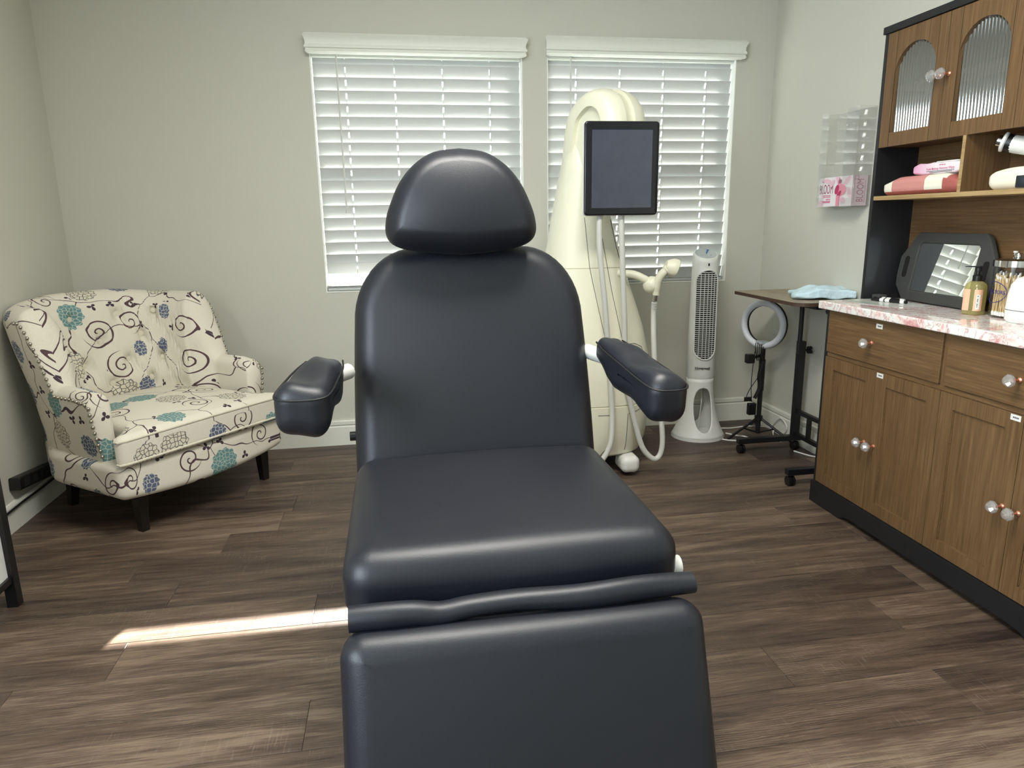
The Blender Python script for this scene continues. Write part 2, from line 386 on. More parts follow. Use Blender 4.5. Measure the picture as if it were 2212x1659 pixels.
    def slab(s, outline, t, r, bulge=0.0, bulge_back=0.0, na=5):
        # pillow-edged slab: outline in local (x, z), thickness along y, front at -y
        per = sum(math.dist(outline[i-1], outline[i]) for i in range(len(outline))); step = per/110; o2 = []
        for i in range(len(outline)):
            a, b = outline[i], outline[(i+1) % len(outline)]; q = max(1, round(math.dist(a, b)/step))
            o2 += [(a[0]+(b[0]-a[0])*k/q, a[1]+(b[1]-a[1])*k/q) for k in range(q)]
        outline = o2
        n = len(outline); cx = sum(p[0] for p in outline)/n; cz = sum(p[1] for p in outline)/n
        area = sum(outline[i][0]*outline[(i+1) % n][1]-outline[(i+1) % n][0]*outline[i][1] for i in range(n)); sg = 1 if area > 0 else -1
        nr = []
        for i in range(n):
            a, b = outline[i-1], outline[(i+1) % n]; dx, dz = b[0]-a[0], b[1]-a[1]; L = math.hypot(dx, dz) or 1
            nr.append((dz/L*sg, -dx/L*sg))
        def ring(inset, y, sc=1.0): return [((cx+(p[0]-q[0]*inset-cx)*sc), y, (cz+(p[1]-q[1]*inset-cz)*sc)) for p, q in zip(outline, nr)]
        rings = []
        X0, X1 = min(p[0] for p in outline), max(p[0] for p in outline); Z0, Z1 = min(p[1] for p in outline), max(p[1] for p in outline)
        def bl(R, b):
            return [(x, y-b*(max(0, 1-((2*x-X0-X1)/(X1-X0))**2)*max(0, 1-((2*z-Z0-Z1)/(Z1-Z0))**2))**.62, z) for x, y, z in R]
        KS = (.97, .92, .85, .77, .68, .58, .48, .38, .28, .18, .09, .01) if bulge else (.9, .5, .01)
        for k in KS[::-1]: rings.append(bl(ring(r, t/2, k), -bulge_back))
        for i in range(na+1):
            a = PI/2*(1-i/na); rings.append(bl(ring(r*(1-math.cos(a)), t/2-r+r*math.sin(a)), -bulge_back*math.sin(a)))
        for i in range(na+1):
            a = PI/2*i/na; rings.append(bl(ring(r*(1-math.cos(a)), -t/2+r-r*math.sin(a)), bulge*math.sin(a)))
        for k in KS: rings.append(bl(ring(r, -t/2, k), bulge))
        if sg < 0: rings = rings[::-1]
        return s.loft(rings)
    def build(s, name, mat, parent=None, smooth=True, merge=True, loc=None, rot=None, angle=40):
        me = bpy.data.meshes.new(name); me.from_pydata(s.v, [], s.f)
        if s.uv is not None:
            l = me.uv_layers.new(name='UVMap')
            for lo in me.loops: l.data[lo.index].uv = s.uv[lo.vertex_index]
        if merge:
            bm = bmesh.new(); bm.from_mesh(me); bmesh.ops.remove_doubles(bm, verts=bm.verts, dist=1e-5)
            bmesh.ops.recalc_face_normals(bm, faces=bm.faces); bm.to_mesh(me); bm.free()
        me.materials.append(mat if not isinstance(mat, str) else MAT[mat])
        if smooth:
            me.polygons.foreach_set('use_smooth', [True]*len(me.polygons)); 
            me.set_sharp_from_angle(angle=math.radians(angle))
        o = bpy.data.objects.new(name, me); COL.objects.link(o); o.parent = parent
        if loc is not None: o.location = loc
        if rot is not None: o.rotation_euler = rot
        return o
def planar_uv(mb, f): mb.uv = [f(Vector(v)) for v in mb.v]
def bevel(o, wd, seg=2):
    m = o.modifiers.new('bevel', 'BEVEL'); m.width = wd; m.segments = seg; m.limit_method = 'ANGLE'; m.angle_limit = math.radians(40); return o
def tag(o, label, cat, group=None):
    o['label'] = label; o['category'] = cat
    if group: o['group'] = group
    return o
def thing(name, label, cat, loc=(0,0,0), rotz=0, group=None):
    o = bpy.data.objects.new(name, None); COL.objects.link(o); o.location = loc; o.rotation_euler = (0, 0, rotz)
    o.empty_display_size = .05
    return tag(o, label, cat, group)
def struct(o): o['kind'] = 'structure'; return o
def text(name, body, size, mat, parent, mw, extrude=.0002, align='CENTER', sx=1.0, shear=0, bold=0):
    cu = bpy.data.curves.new(name, 'FONT'); cu.body = body; cu.size = size; cu.extrude = extrude; cu.align_x = align; cu.align_y = 'CENTER'; cu.shear = shear; cu.offset = bold
    cu.resolution_u = 3
    to = bpy.data.objects.new(name+'_tmp', cu); COL.objects.link(to); bpy.context.view_layer.update()
    me = bpy.data.meshes.new_from_object(to.evaluated_get(bpy.context.evaluated_depsgraph_get())); bpy.data.objects.remove(to)
    me.materials.clear(); me.materials.append(MAT[mat])
    o = bpy.data.objects.new(name, me); COL.objects.link(o); o.parent = parent; o.matrix_local = mw @ Matrix.Scale(sx, 4, (1,0,0)); return o
def frame(o, x, z):   # basis for flat print: x axis, normal z
    x = Vector(x).normalized(); z = Vector(z).normalized(); y = z.cross(x)
    return Matrix(((x.x,y.x,z.x,o[0]),(x.y,y.y,z.y,o[1]),(x.z,y.z,z.z,o[2]),(0,0,0,1)))
def rrect(w, h, r, n=6, cx=0, cz=0):
    P = []
    for sx, sz, a0 in ((1,1,0),(-1,1,90),(-1,-1,180),(1,-1,270)):
        for i in range(n+1):
            a = math.radians(a0+90*i/n); P.append((cx+sx*(w/2-r)+r*math.cos(a), cz+sz*(h/2-r)+r*math.sin(a)))
    return P
def catmull(pts, n=8):
    pts = [Vector(p) for p in pts]; P = [pts[0]*2-pts[1]]+pts+[pts[-1]*2-pts[-2]]; out = []
    for i in range(1, len(P)-2):
        for k in range(n):
            t = k/n; a, b, c, d = P[i-1], P[i], P[i+1], P[i+2]
            out.append(.5*((2*b)+(c-a)*t+(2*a-5*b+4*c-d)*t*t+(3*b-a-3*c+d)*t**3))
    return out+[pts[-1]]
def sstep(x): x = max(0, min(1, x)); return x*x*(3-2*x)

# ------------------------------------------------------------------ room shell
XL, XR, YB, YR, ZC = -1.548, 2.058, 3.756, -1.55, 2.60
W1 = (-.350, .690, .823, 1.975); W2 = (.818, 1.842, .823, 1.985); T = .16
def wall_with_holes(name, holes, u0, u1, z0, z1, build):
    mb = MB(); us = sorted({u0, u1, *[h[0] for h in holes], *[h[1] for h in holes]}); zs = sorted({z0, z1, *[h[2] for h in holes], *[h[3] for h in holes]})
    for a, b in zip(us, us[1:]):
        for c, d in zip(zs, zs[1:]):
            m, k = (a+b)/2, (c+d)/2
            if not any(h[0] < m < h[1] and h[2] < k < h[3] for h in holes): build(mb, a, b, c, d)
    bm_o = mb.build(name, 'wall', smooth=False); return struct(bm_o)
fl = MB().box(XL-T, XR+T, YR-T, YB+T, -.05, -.004).build('floor', 'gap', smooth=False); struct(fl)
struct(MB().box(XL-T, XR+T, YR-T, YB+T, ZC, ZC+.08).build('ceiling', 'ceil', smooth=False))
wall_with_holes('wall_back', [W1, W2], XL-T, XR+T, -.05, ZC, lambda m, a, b, c, d: m.box(a, b, YB, YB+T, c, d))
WD = (-1.05, .75, .80, 2.10)
wall_with_holes('wall_left', [WD], YR-T, YB, -.05, ZC, lambda m, a, b, c, d: m.box(XL-T, XL, a, b, c, d))
struct(MB().box(XR, XR+T, YR-T, YB, -.05, ZC).build('wall_right', 'wall', smooth=False))
struct(MB().box(XL, XR, YR-T, YR, -.05, ZC).build('wall_rear', 'wall', smooth=False))
# planks run along the back wall
PW, GAP = .178, .0009
def plank_mesh(L):
    c = .0012; x0, x1, y0, y1 = GAP/2, L-GAP/2, GAP/2, PW-GAP/2
    mb = MB().loft([[(x0,y0,-.004),(x1,y0,-.004),(x1,y1,-.004),(x0,y1,-.004)],[(x0,y0,-.0008),(x1,y0,-.0008),(x1,y1,-.0008),(x0,y1,-.0008)],
                    [(x0+c,y0+c,0),(x1-c,y0+c,0),(x1-c,y1-c,0),(x0+c,y1-c,0)]])
    me = bpy.data.meshes.new('plank'); me.from_pydata(mb.v, [], mb.f); me.materials.append(MAT['plank']); return me
pcache = {}
PL = 1.22; rowy = 2.328-PW*22
k = 0; fixed = {21: -.765, 22: .28}
while rowy < YB:
    y0 = rowy
    if y0+PW > YR:
        off = fixed.get(k, XL-random.random()*PL); x = off
        while x > XL: x -= PL
        while x < XR:
            a, b = max(x, XL), min(x+PL, XR)
            if b-a > .02:
                L = round(b-a, 3)
                if L not in pcache: pcache[L] = plank_mesh(L)
                o = bpy.data.objects.new('plank', pcache[L]); COL.objects.link(o); o.parent = fl; o.location = (a, y0, 0)
            x += PL
    rowy += PW; k += 1
# baseboards
def base(name, a, b, n):
    a, b, n = Vector(a), Vector(b), Vector(n); prof = [(0,0),(.014,0),(.014,.100),(.010,.109),(0,.111)]
    return struct(MB().loft([[p+n*d+Vector((0,0,z)) for d, z in prof] for p in (a, b)]).build(name, 'trim', smooth=False))
base('baseboard_back', (XL,YB,0), (XR,YB,0), (0,-1,0))
base('baseboard_left', (XL,YR,0), (XL,YB-.014,0), (1,0,0))
base('baseboard_right', (XR,YR,0), (XR,YB-.014,0), (-1,0,0))
def raceway(label, a, b, n, joints=()):
    a, b, n = Vector(a), Vector(b), Vector(n); L = (b-a).length; d = (b-a).normalized()
    t = thing('cable_raceway', label, 'raceway', a); cuts = [0, *joints, L]
    for p, q in zip(cuts, cuts[1:]):
        p0, q0 = d*(p+.0007), d*(q-.0007); prof = [(0,0),(.013,0),(.0155,.003),(.0155,.021),(.013,.025),(0,.025)]
        MB().loft([[x+n*k+Vector((0,0,z)) for k, z in prof] for x in (p0, q0)]).build('raceway_cover', 'trim', t, smooth=False)
raceway('long white cable raceway along back wall above the baseboard', (XL+.25,YB,.1115), (1.995,YB,.1115), (0,-1,0), (.69, 1.9))
raceway('white cable raceway above baseboard on right wall behind ring light', (XR,2.62,.1115), (XR,3.74,.1115), (-1,0,0))
mb = MB().box(1.997, 2.05, YB-.012, YB, .112, .134); tag(mb.build('cable_joiner', 'plastic_black', smooth=False), 'short dark cable stub joining raceway ends in the right corner', 'cable')

# windows, glazing and blinds
def window(idx, W):
    x0, x1, z0, z1 = W
    t = bpy.data.objects.new('window_%d' % idx, None); COL.objects.link(t); t.location = ((x0+x1)/2, YB, z0); struct(t)
    L = lambda x, y, z: (x-(x0+x1)/2, y-YB, z-z0)
    def bx(mb, a, b, c, d, e, f): 
        p, q = L(a, c, e), L(b, d, f); return mb.box(p[0], q[0], p[1], q[1], p[2], q[2])
    e = .004
    m = MB(); bx(m, x0, x0+e, YB-.001, YB+.13, z0, z1); bx(m, x1-e, x1, YB-.001, YB+.13, z0, z1); bx(m, x0+e, x1-e, YB-.001, YB+.13, z1-e, z1); m.build('reveal', 'reveal', t, False)
    m = MB(); bx(m, x0+e, x1-e, YB-.003, YB+.13, z0, z0+e); m.build('window_sill', 'reveal', t, False)
    m = MB(); f = .045; ya, yb = YB+.095, YB+.125
    bx(m, x0+e, x0+f, ya, yb, z0+e, z1-e); bx(m, x1-f, x1-e, ya, yb, z0+e, z1-e); bx(m, x0+f, x1-f, ya, yb, z0+e, z0+f); bx(m, x0+f, x1-f, ya, yb, z1-f, z1-e)
    zm = (z0+z1)/2; bx(m, x0+f, x1-f, ya, yb, zm-.02, zm+.02); m.build('window_frame', 'reveal', t, False)
    for c, d in ((z0+f, zm-.02), (zm+.02, z1-f)):
        m = MB(); bx(m, x0+f, x1-f, YB+.108, YB+.112, c, d); m.build('pane', 'pane', t, False)
window(1, W1); window(2, W2)
# unseen side window, added beside the camera to carry the cool side light
t3 = bpy.data.objects.new('window_3', None); COL.objects.link(t3); t3.location = (XL, -.15, .80); struct(t3)
m = MB()
for a, b, c, d in ((-.90,-.85,0,1.30),(.85,.90,0,1.30),(-.85,.85,0,.05),(-.85,.85,1.25,1.30),(-.02,.02,.05,1.25)): m.box(-.09, -.04, a, b, c, d)
m.build('window_frame', 'reveal', t3, False)
for a, b in ((-.85,-.02),(.02,.85)): MB().box(-.068, -.063, a, b, .05, 1.25).build('pane', 'pane', t3, False)

SW, TILT = .0660, math.radians(74)
def slat_mesh(x0, x1, holes):
    # curved slat with translucent patches that glow like sunlit cord holes; upper long edge faces the room
    P = []
    for i in range(6):
        s = i/5; a = (s-.5)*SW; cr = .003*(1-(2*s-1)**2)
        y = a*math.cos(TILT)+cr*math.sin(TILT); z = -a*math.sin(TILT)+cr*math.cos(TILT); P.append((y, z))
    th = .0026; ny, nz = math.sin(TILT), math.cos(TILT)
    xs = sorted({x0, x1, *[h-.0035 for h in holes], *[h+.0035 for h in holes]}); mb = MB(); n = len(P)
    vs = [(x, y+k*ny*th, z+k*nz*th) for x in xs for k in (0, 1) for y, z in P]; fs = []
    idx = lambda i, k, j: (i*2+k)*n+j
    for i in range(len(xs)-1):
        hole = any(abs((xs[i]+xs[i+1])/2-h) < .003 for h in holes)
        for j in range(n-1):
            if hole and j in (1, 2): mb.special |= {len(fs), len(fs)+1}
            fs.append((idx(i,0,j), idx(i,0,j+1), idx(i+1,0,j+1), idx(i+1,0,j))); fs.append((idx(i,1,j), idx(i+1,1,j), idx(i+1,1,j+1), idx(i,1,j+1)))
        fs.append((idx(i,0,0), idx(i+1,0,0), idx(i+1,1,0), idx(i,1,0))); fs.append((idx(i,0,n-1), idx(i,1,n-1), idx(i+1,1,n-1), idx(i+1,0,n-1)))
    for i in (0, len(xs)-1):
        for j in range(n-1): fs.append((idx(i,0,j), idx(i,1,j), idx(i,1,j+1), idx(i,0,j+1)))
    mb.add(vs, fs); return mb
def blind(W, vx0, vx1, vz, cords, ztop, nsl, label, wandx, wandz, bottom_gap):
    x0, x1, z0, z1 = W; a, b = x0+.007, x1-.007; YS = YB+.046
    t = thing('window_blind', label, 'blind', ((x0+x1)/2, YB, z1), 0, 'white slat blinds on the back wall')
    cx = (x0+x1)/2; lc = lambda p: (p[0]-cx, p[1]-YB, p[2]-z1)
    sm_ = slat_mesh(a-cx, b-cx, [c-cx for c in cords]); SLOTS = sm_.special
    first = sm_.build('slat', 'slat', t, smooth=True, merge=False, angle=60)
    first.data.materials.append(MAT['slot'])
    for i_ in SLOTS: first.data.polygons[i_].material_index = 1
    zt = ztop; hz = SW/2*math.sin(TILT)
    for i in range(nsl):
        o = first if i == 0 else first.copy()
        if i: COL.objects.link(o)
        o.location = lc((cx, YS, zt-hz)); zt -= .0611
        if i == nsl-1 and bottom_gap > 1: o.location.z += .0200; o.rotation_euler.x = math.radians(16)
    # bottom rail with the last slats stacked on it
    rb = z0+.0055
    r = MB().rbox(lc((cx, YS, rb+.008)), ((b-a)/2, .026, .0075), .004, 4).build('bottom_rail', 'slat', t)
    zz = rb+.0175
    for i in range(min(2, bottom_gap)):
        m = MB().box(a-cx, b-cx, YS-YB-.028, YS-YB+.028, zz-z1, zz-z1+.0028); m.build('slat', 'slat', t, False); zz += .0055
    for c in cords:
        MB().tube([lc((c, YS-.020, z1-.03)), lc((c, YS-.020, rb+.01))], .0011, 6).build('ladder_cord', 'slat', t)
    MB().box(a-cx, b-cx, .02, .075, -.016, -.005).build('head_rail', 'valance', t, False)
    # crown moulded valance with end returns
    prof = [(-.012,0),(-.044,0),(-.056,-.012),(-.051,-.021),(-.045,-.036),(-.045,-.050),(-.051,-.060),(-.051,-.066),(-.044,-.069),(-.046,-.078),(-.049,-.083),(-.040,-.089),(-.012,-.089)]
    rings = []
    for xx, k in ((vx0, 1), (vx1, -1)): rings.append([(xx-cx+k*(.056+y)*.9, y, vz-z1+z) for y, z in prof])
    MB().loft(rings).build('valance', 'valance', t, smooth=True, angle=25)
    for xx in (vx0+.02, vx1-.02): MB().box(xx-cx-.006, xx-cx+.006, -.014, -.0005, vz-z1-.086, vz-z1-.004).build('valance_return', 'valance', t, False)
    m = MB().tube([lc((wandx, YB-.012, z1-.008)), lc((wandx+.004, YB-.014, wandz))], .0042, 8); m.tube([lc((wandx+.004, YB-.014, wandz)), lc((wandx+.004, YB-.014, wandz-.014))], .0058, 8); m.build('tilt_wand', 'hose', t)
    return t
blind(W1, -.372, .712, 2.052, (-.188,.051,.289,.528), 1.992, 18, 'white slat blind on left window with full tilt wand visible', -.224, 1.235, 3)
blind(W2, .798, 1.880, 2.066, (.980,1.216,1.454,1.692), 2.004, 19, 'white slat blind on right window behind the ivory machine', .938, 1.235, 1)
cl_ = thing('added_ceiling_light', 'added, unseen flat white panel light on the ceiling above the treatment chair', 'ceiling light', (.25, 1.45, ZC))  # fixture added out of view to go with the panel lamp
MB().box(-.60,.60,-.30,.30,-.045,-.0005).build('housing', 'trim', cl_, False)
MB().box(-.58,.58,-.28,.28,-.050,-.0452).build('diffuser', 'white_plastic', cl_, False)
# ------------------------------------------------------------------ treatment chair
CX, HW = .205, .333
tc = thing('treatment_chair', 'large black vinyl treatment chair with headrest and two armrests in the centre', 'treatment chair', (CX, 1.5, 0))
def seatfn(p):
    # soft crown and a slightly lower front lip
    x, y, z = p; q = Vector(p)
    if z > .02: q.z += .012*(1-(x/HW)**2)*(1-((y)/.31)**2)
    q.z += .006*math.sin(x*9+y*4)*(1 if z > 0 else .3)*.35
    if y < -.2: q.y += .010*math.sin(x*14+1.0)*(z-.02)*4
    return q
m = MB().rbox((0,0,0), (HW, .315, .074), .058, 18, seatfn)
m.build('seat', 'vinyl', tc, loc=(0, .02, .494))
# backrest: rounded shoulders, reclined
bo = []
def backoutline(hw, h, r, taper, rx=.172):
    P = [(hw, 0)]
    for i in range(1, 8): P.append((hw-taper*(i/8)**2, (h-r)*i/8))
    for i in range(13):
        a = PI/2*i/12; P.append((hw-taper-rx+rx*max(0, math.cos(a)), h-r+r*math.sin(a)))
    P.append((.12, h+.008)); P.append((.0, h+.010))
    L = [(-x, z) for x, z in P[:-1]][::-1]
    return P+L
rec = math.radians(14.5)
m = MB().slab([(x, z-.05) for x, z in backoutline(HW, .645, .205, .014)], .115, .052, .022, .0)
m.build('backrest', 'vinyl', tc, loc=(0, .366, .522), rot=(-rec, 0, 0))
# headrest: D shape
ho = []
hk = [(0,-.016),(.07,-.010),(.145,.001),(.187,.018),(.203,.044),(.203,.078),(.193,.118),(.164,.185),(.122,.238),(.068,.273),(0,.284)]
hk = [(x*.98, 0, z*.92) for x, z in hk]; hk = catmull(hk, 4); ho = [(p.x, p.z) for p in hk]; ho += [(-x, z) for x, z in ho[1:-1]][::-1]
m = MB().slab(ho, .100, .046, .046, .006, na=8)
m.build('headrest', 'vinyl', tc, loc=(-.022, .405, 1.098), rot=(-math.radians(9), 0, 0))
m = MB().tube(catmull([(.168,-.030,.034),(.08,-.046,.014),(0,-.050,.006),(-.08,-.046,.014),(-.168,-.030,.034)], 6), .0022, 6)
m.build('headrest_seam', 'vinyl', tc, loc=(-.022, .405, 1.098), rot=(-math.radians(9), 0, 0))
for sx in (-1, 1): MB().tube([(sx*.05-.02, .47, 1.02), (sx*.05-.02, .475, 1.16)], .008, 8).build('headrest_post', 'chrome', tc)
# flap over the knee hinge: a sagging roll of vinyl
rings = []
for i in range(41):
    s = i/40; x = -.316+.645*s; sag = .0015*math.sin(s*17)+.002*math.exp(-((s-.22)/.08)**2)-.007*math.exp(-((s-.25)/.05)**2)+.004*s
    tz = .021+.003*math.sin(s*9+1)
    z = -.001+sag; ring = []
    for k in range(14):
        a = 2*PI*k/14; ring.append((x, -.345+.024*math.cos(a)-.004*math.sin(s*11), .487+z+tz*math.sin(a)))
    rings.append(ring)
MB().loft(rings).build('knee_flap', 'vinyl', tc)
# leg rest
lo = rrect(HW*2, .46, .045, 8, 0, -.23)
m = MB().slab(lo, .11, .046, .006, 0)
m.build('leg_rest', 'vinyl', tc, loc=(0, -.355, .468), rot=(-math.radians(20), 0, 0))
m = MB().slab(rrect(HW*2-.06, .10, .02, 4), .06, .02); m.build('hinge_cover', 'vinyl', tc, loc=(0, -.27, .44), rot=(math.radians(80), 0, 0))
# armrests
def armrest(sx, cx, cy, cz, hw, hl, hh, rz, rx):
    def fn(p):
        q = Vector(p); f = (p.y+hl)/(2*hl)             # 0 front .. 1 back
        q.x *= 1.0-.20*sstep((f-.55)/.45)+.05*sstep((.3-f)/.3); 
        if p.z < 0: q.z *= 1.0-.45*sstep((f-.60)/.35)+.16*sstep((.55-f)/.5)
        q.z += .005*math.sin(p.y*30)*(1 if p.z > 0 else -1)+.004*math.sin(p.x*60+p.y*22)
        return q
    o = MB().rbox((0,0,0), (hw, hl, hh), min(.037, hh*.8), 10, fn).build('armrest', 'vinyl', tc, loc=(cx, cy, cz), rot=(rx, 0, rz))
    pts = [(-hw*.80, hl*.88, hh*.66), (-hw*.97, hl*.5, hh*.62), (-hw*1.03, 0, hh*.62), (-hw*1.05, -hl*.72, hh*.58), (-hw*.80, -hl*.97, hh*.55), (0, -hl*1.01, hh*.52), (hw*.80, -hl*.97, hh*.55), (hw*1.05, -hl*.72, hh*.58), (hw*1.03, 0, hh*.62), (hw*.97, hl*.5, hh*.62), (hw*.80, hl*.88, hh*.66)]
    MB().tube(catmull(pts, 5), .0026, 6).build('seam', 'seam', o)
    MB().tube(catmull([(0, hl*.70, -hh*.15), (-sx*(hw*.5), hl*.94, -hh*.15), (-sx*(hw*.9), hl*1.16, -hh*.15)], 4), .021, 12).build('bracket', 'hose', o)
armrest(-1, -.403, .160, .790, .057, .180, .050, math.radians(-4), math.radians(2))
armrest(1, .388, .180, .786, .048, .212, .052, math.radians(4), math.radians(6))
# lifting base
b = MB().rbox((0,.05,.04), (.27,.33,.04), .03, 6).build('base', 'white_plastic', tc)
MB().rbox((0,.06,.25), (.13,.15,.19), .03, 6).build('lift_column', 'white_plastic', tc)
MB().box(-.30,.30,-.22,.33,.415,.445).build('seat_frame', 'metal_black', tc, False)
MB().tube([(HW-.01, -.24, .47), (HW+.012, -.24, .47)], .022, 14).build('hinge_cap', 'white_plastic', tc)
MB().tube([(-HW+.01, .40, .60), (-HW-.015, .40, .60)], .013, 12).build('recline_knob', 'plastic_black', tc)

# ------------------------------------------------------------------ floral armchair
ac = thing('armchair', 'cream tub armchair with teal and plum floral print and button tufted back', 'armchair', (-.835, 2.985, 0), math.radians(52))
NS = 72
def ac_path(s):
    # s 0..1 along the U from left arm front round the back to right arm front -> position, outward normal
    side, L1 = .27, 0
    n = 2.7; ax, ay = .405, .395
    pts = ac_path.pts
    f = s*(len(pts)-1); i = min(int(f), len(pts)-2); t = f-i
    p = pts[i].lerp(pts[i+1], t); d = (pts[i+1]-pts[i]).normalized(); return p, Vector((d.y*-1, d.x, 0))
raw = [Vector((-.405, .06+.24*i/8, 0)) for i in range(8)]
for i in range(61):
    a = PI-PI*i/60; c, s_ = math.cos(a), math.sin(a); raw.append(Vector((.405*math.copysign(abs(c)**(2/2.7), c), .30+.385*abs(s_)**(2/2.7), 0)))
raw += [Vector((.405, .06+.24*i/8, 0)) for i in range(8)][::-1]
cum = [0]
for a, b in zip(raw, raw[1:]): cum.append(cum[-1]+(b-a).length)
pts = []; TOT = cum[-1]; j = 0
for i in range(241):
    d = TOT*i/240
    while j < len(cum)-2 and cum[j+1] < d: j += 1
    pts.append(raw[j].lerp(raw[j+1], (d-cum[j])/max(1e-9, cum[j+1]-cum[j])))
ac_path.pts = pts
BTN = [(u, z) for row, z in enumerate((.78,.68,.58,.485)) for u in ([-.285,-.095,.095,.285] if row % 2 == 0 else [-.19,0,.19])]
def ac_section(s):
    p, nrm = ac_path(s); y = p.y
    bk = sstep((y-.245)/.12)                      # 0 on the arms, 1 on the back
    th = .085+.045*bk
    h = .582-.018*sstep((.16-y)/.16)+.312*sstep((y-.255)/.10)-.022*bk*sstep((abs(p.x)-.10)/.30)
    lean = .055*bk
    P = []
    def at(off, z):
        k = sstep((z-.45)/.45)
        q = p+nrm*off; 
        q = q+Vector((0, lean*k, 0))+nrm*(.018*k*bk); q.z = z; return q
    z0 = .185
    for i in range(9):
        f = i/8; P.append(at(-.055*(1-f)**1.4, z0+(h-th*.5-z0)*f))
    for i in range(1, 8):
        a = PI*i/8; P.append(at(-th*.5+th*.5*math.cos(a), h-th*.5+th*.5*math.sin(a)))
    ni = 22
    for i in range(ni+1):
        f = i/ni; z = h-th*.5-(h-th*.5-.33)*f
        off = -th-(.035*bk)*sstep((.60-z)/.3)-.012*bk*math.sin(PI*f)
        q = at(off, z)
        if bk > .2:
            # diamond tufting
            u = (s-.5)*TOT*.82; d = 0
            for bu, bz in BTN: d = max(d, math.exp(-((u-bu)**2+(z-bz)**2)/.026**2))
            l1 = abs(((u/.19+.5+(z-.78)/.2) % 1)-.5)*2; l2 = abs(((u/.19+.5-(z-.78)/.2) % 1)-.5)*2
            cre = max(sstep((l1-.86)/.14), sstep((l2-.86)/.14))
            env = bk*sstep((z-.44)/.06)*sstep((h-.03-z)/.06)
            q = q+nrm*(.040*d+.008*cre)*env-nrm*.016*env
        P.append(q)
    return P
NR = 260
mb = MB(); rings = [ac_section(i/NR) for i in range(NR+1)]; nn = len(rings[0]); uvs = []
for j0, j1 in ((0, 12), (12, nn-1)):
    bs = len(mb.v); w_ = j1-j0+1
    for i, r in enumerate(rings):
        for j in range(j0, j1+1):
            q = r[j]; mb.v.append(tuple(q)); top = r[12].z
            if j0 == 0: uvs.append((TOT*i/NR*.95, q.z+(.5*max(0, j-8)/4*.13)))
            else: uvs.append((TOT*i/NR*.80+5.37, 3.0-q.z-(.5*max(0, 16-j)/4*.13)))
    for i in range(NR):
        for j in range(w_-1): mb.f.append((bs+i*w_+j, bs+(i+1)*w_+j, bs+(i+1)*w_+j+1, bs+i*w_+j+1))
mb.uv = uvs
# padded arm fronts
for e, r in ((0, rings[0]), (1, rings[-1])):
    cen = sum(r, Vector())/nn; bs = len(mb.v)
    inner = [q.lerp(cen, .25)+Vector((0,-.012,0)) for q in r]; allv = list(r)+inner+[cen+Vector((0,-.014,0))]
    mb.v += [tuple(q) for q in allv]; uvs += [(q.x+3.1, q.z) for q in allv]
    for j in range(nn):
        k2 = (j+1) % nn
        f = (bs+j, bs+k2, bs+nn+k2, bs+nn+j); g = (bs+nn+j, bs+nn+k2, bs+2*nn)
        mb.f += [f, g] if e else [f[::-1], g[::-1]]
mb.build('back_and_arms', 'floral', ac, smooth=True, angle=60)
# buttons
bm_ = MB().lathe([(.001,-.010),(.013,-.008),(.015,0),(.010,.006),(.001,.008)], seg=12, axis='y')
bfirst = None
for bu, bz in BTN:
    s = bu/(TOT*.82)+.5; sec = ac_section(s); p, nrm = ac_path(s)
    q = min(sec[16:], key=lambda v: abs(v.z-bz))
    if bfirst is None:
        bfirst = bm_.build('button', 'cream_piping', ac); o = bfirst
    else:
        o = bfirst.copy(); COL.objects.link(o)
    o.location = q-nrm*.006; o.rotation_euler = (0, 0, math.atan2(-nrm.x, nrm.y))
# seat cushion, T shaped at the front
def cfn(p):
    q = Vector(p); wide = sstep((.02-p.y)/.07)
    q.x *= (.300+.092*wide)/.392
    q.y -= .035*(1-(p.x/.392)**2)*sstep((.1-p.y)/.2)
    if p.z > .38: q.z += .022*(1-(p.x/.392)**2)*(1-((p.y-.23)/.32)**2)
    q.z -= .012*(p.x/.392)**2*wide
    return q
mb = MB().rbox((0,.225,.375), (.392,.305,.062), .030, 16, cfn)
planar_uv(mb, lambda v: (v.x+.9, v.y+.55 if v.z > .395 else v.y+.55-(.41-v.z)))
cu = mb.build('seat_cushion', 'floral', ac, angle=60)
for zz in (.419, .332):
    P = []
    for i in range(33):
        x = -.392+.784*i/32; q = cfn(Vector((x*.985, -.078, zz))); P.append((q.x, q.y-.001, q.z))
    ends = [[cfn(Vector((sx*.392, y, zz))) for y in (.0, -.03, -.055, -.07)] for sx in (-1, 1)]
    P = [tuple(q) for q in ends[0]]+P[1:-1]+[tuple(q) for q in ends[1][::-1]]
    MB().tube(P, .0045, 6).build('piping', 'cream_piping', cu)
def rfn(p):
    q = Vector(p); q.y -= .040*(1-(p.x/.40)**2)*sstep((.1-p.y)/.12); q.z -= .020*(1-(p.x/.40)**2)*sstep((.27-p.z)/.1); return q
mb = MB().rbox((0,.30,.245), (.398,.345,.068), .030, 14, rfn); 
def ctr(p):
    f = rfn(p); s = 1-.28*sstep((p.y-.35)/.3); return Vector((f.x*s, f.y, f.z))
mb = MB().rbox((0,.29,.245), (.396,.345,.068), .030, 14, ctr)
planar_uv(mb, lambda v: (v.x+2.0+(v.y if abs(v.x) > .36 else 0), v.z+v.y*.3)); mb.build('front_rail', 'floral', ac, angle=60)
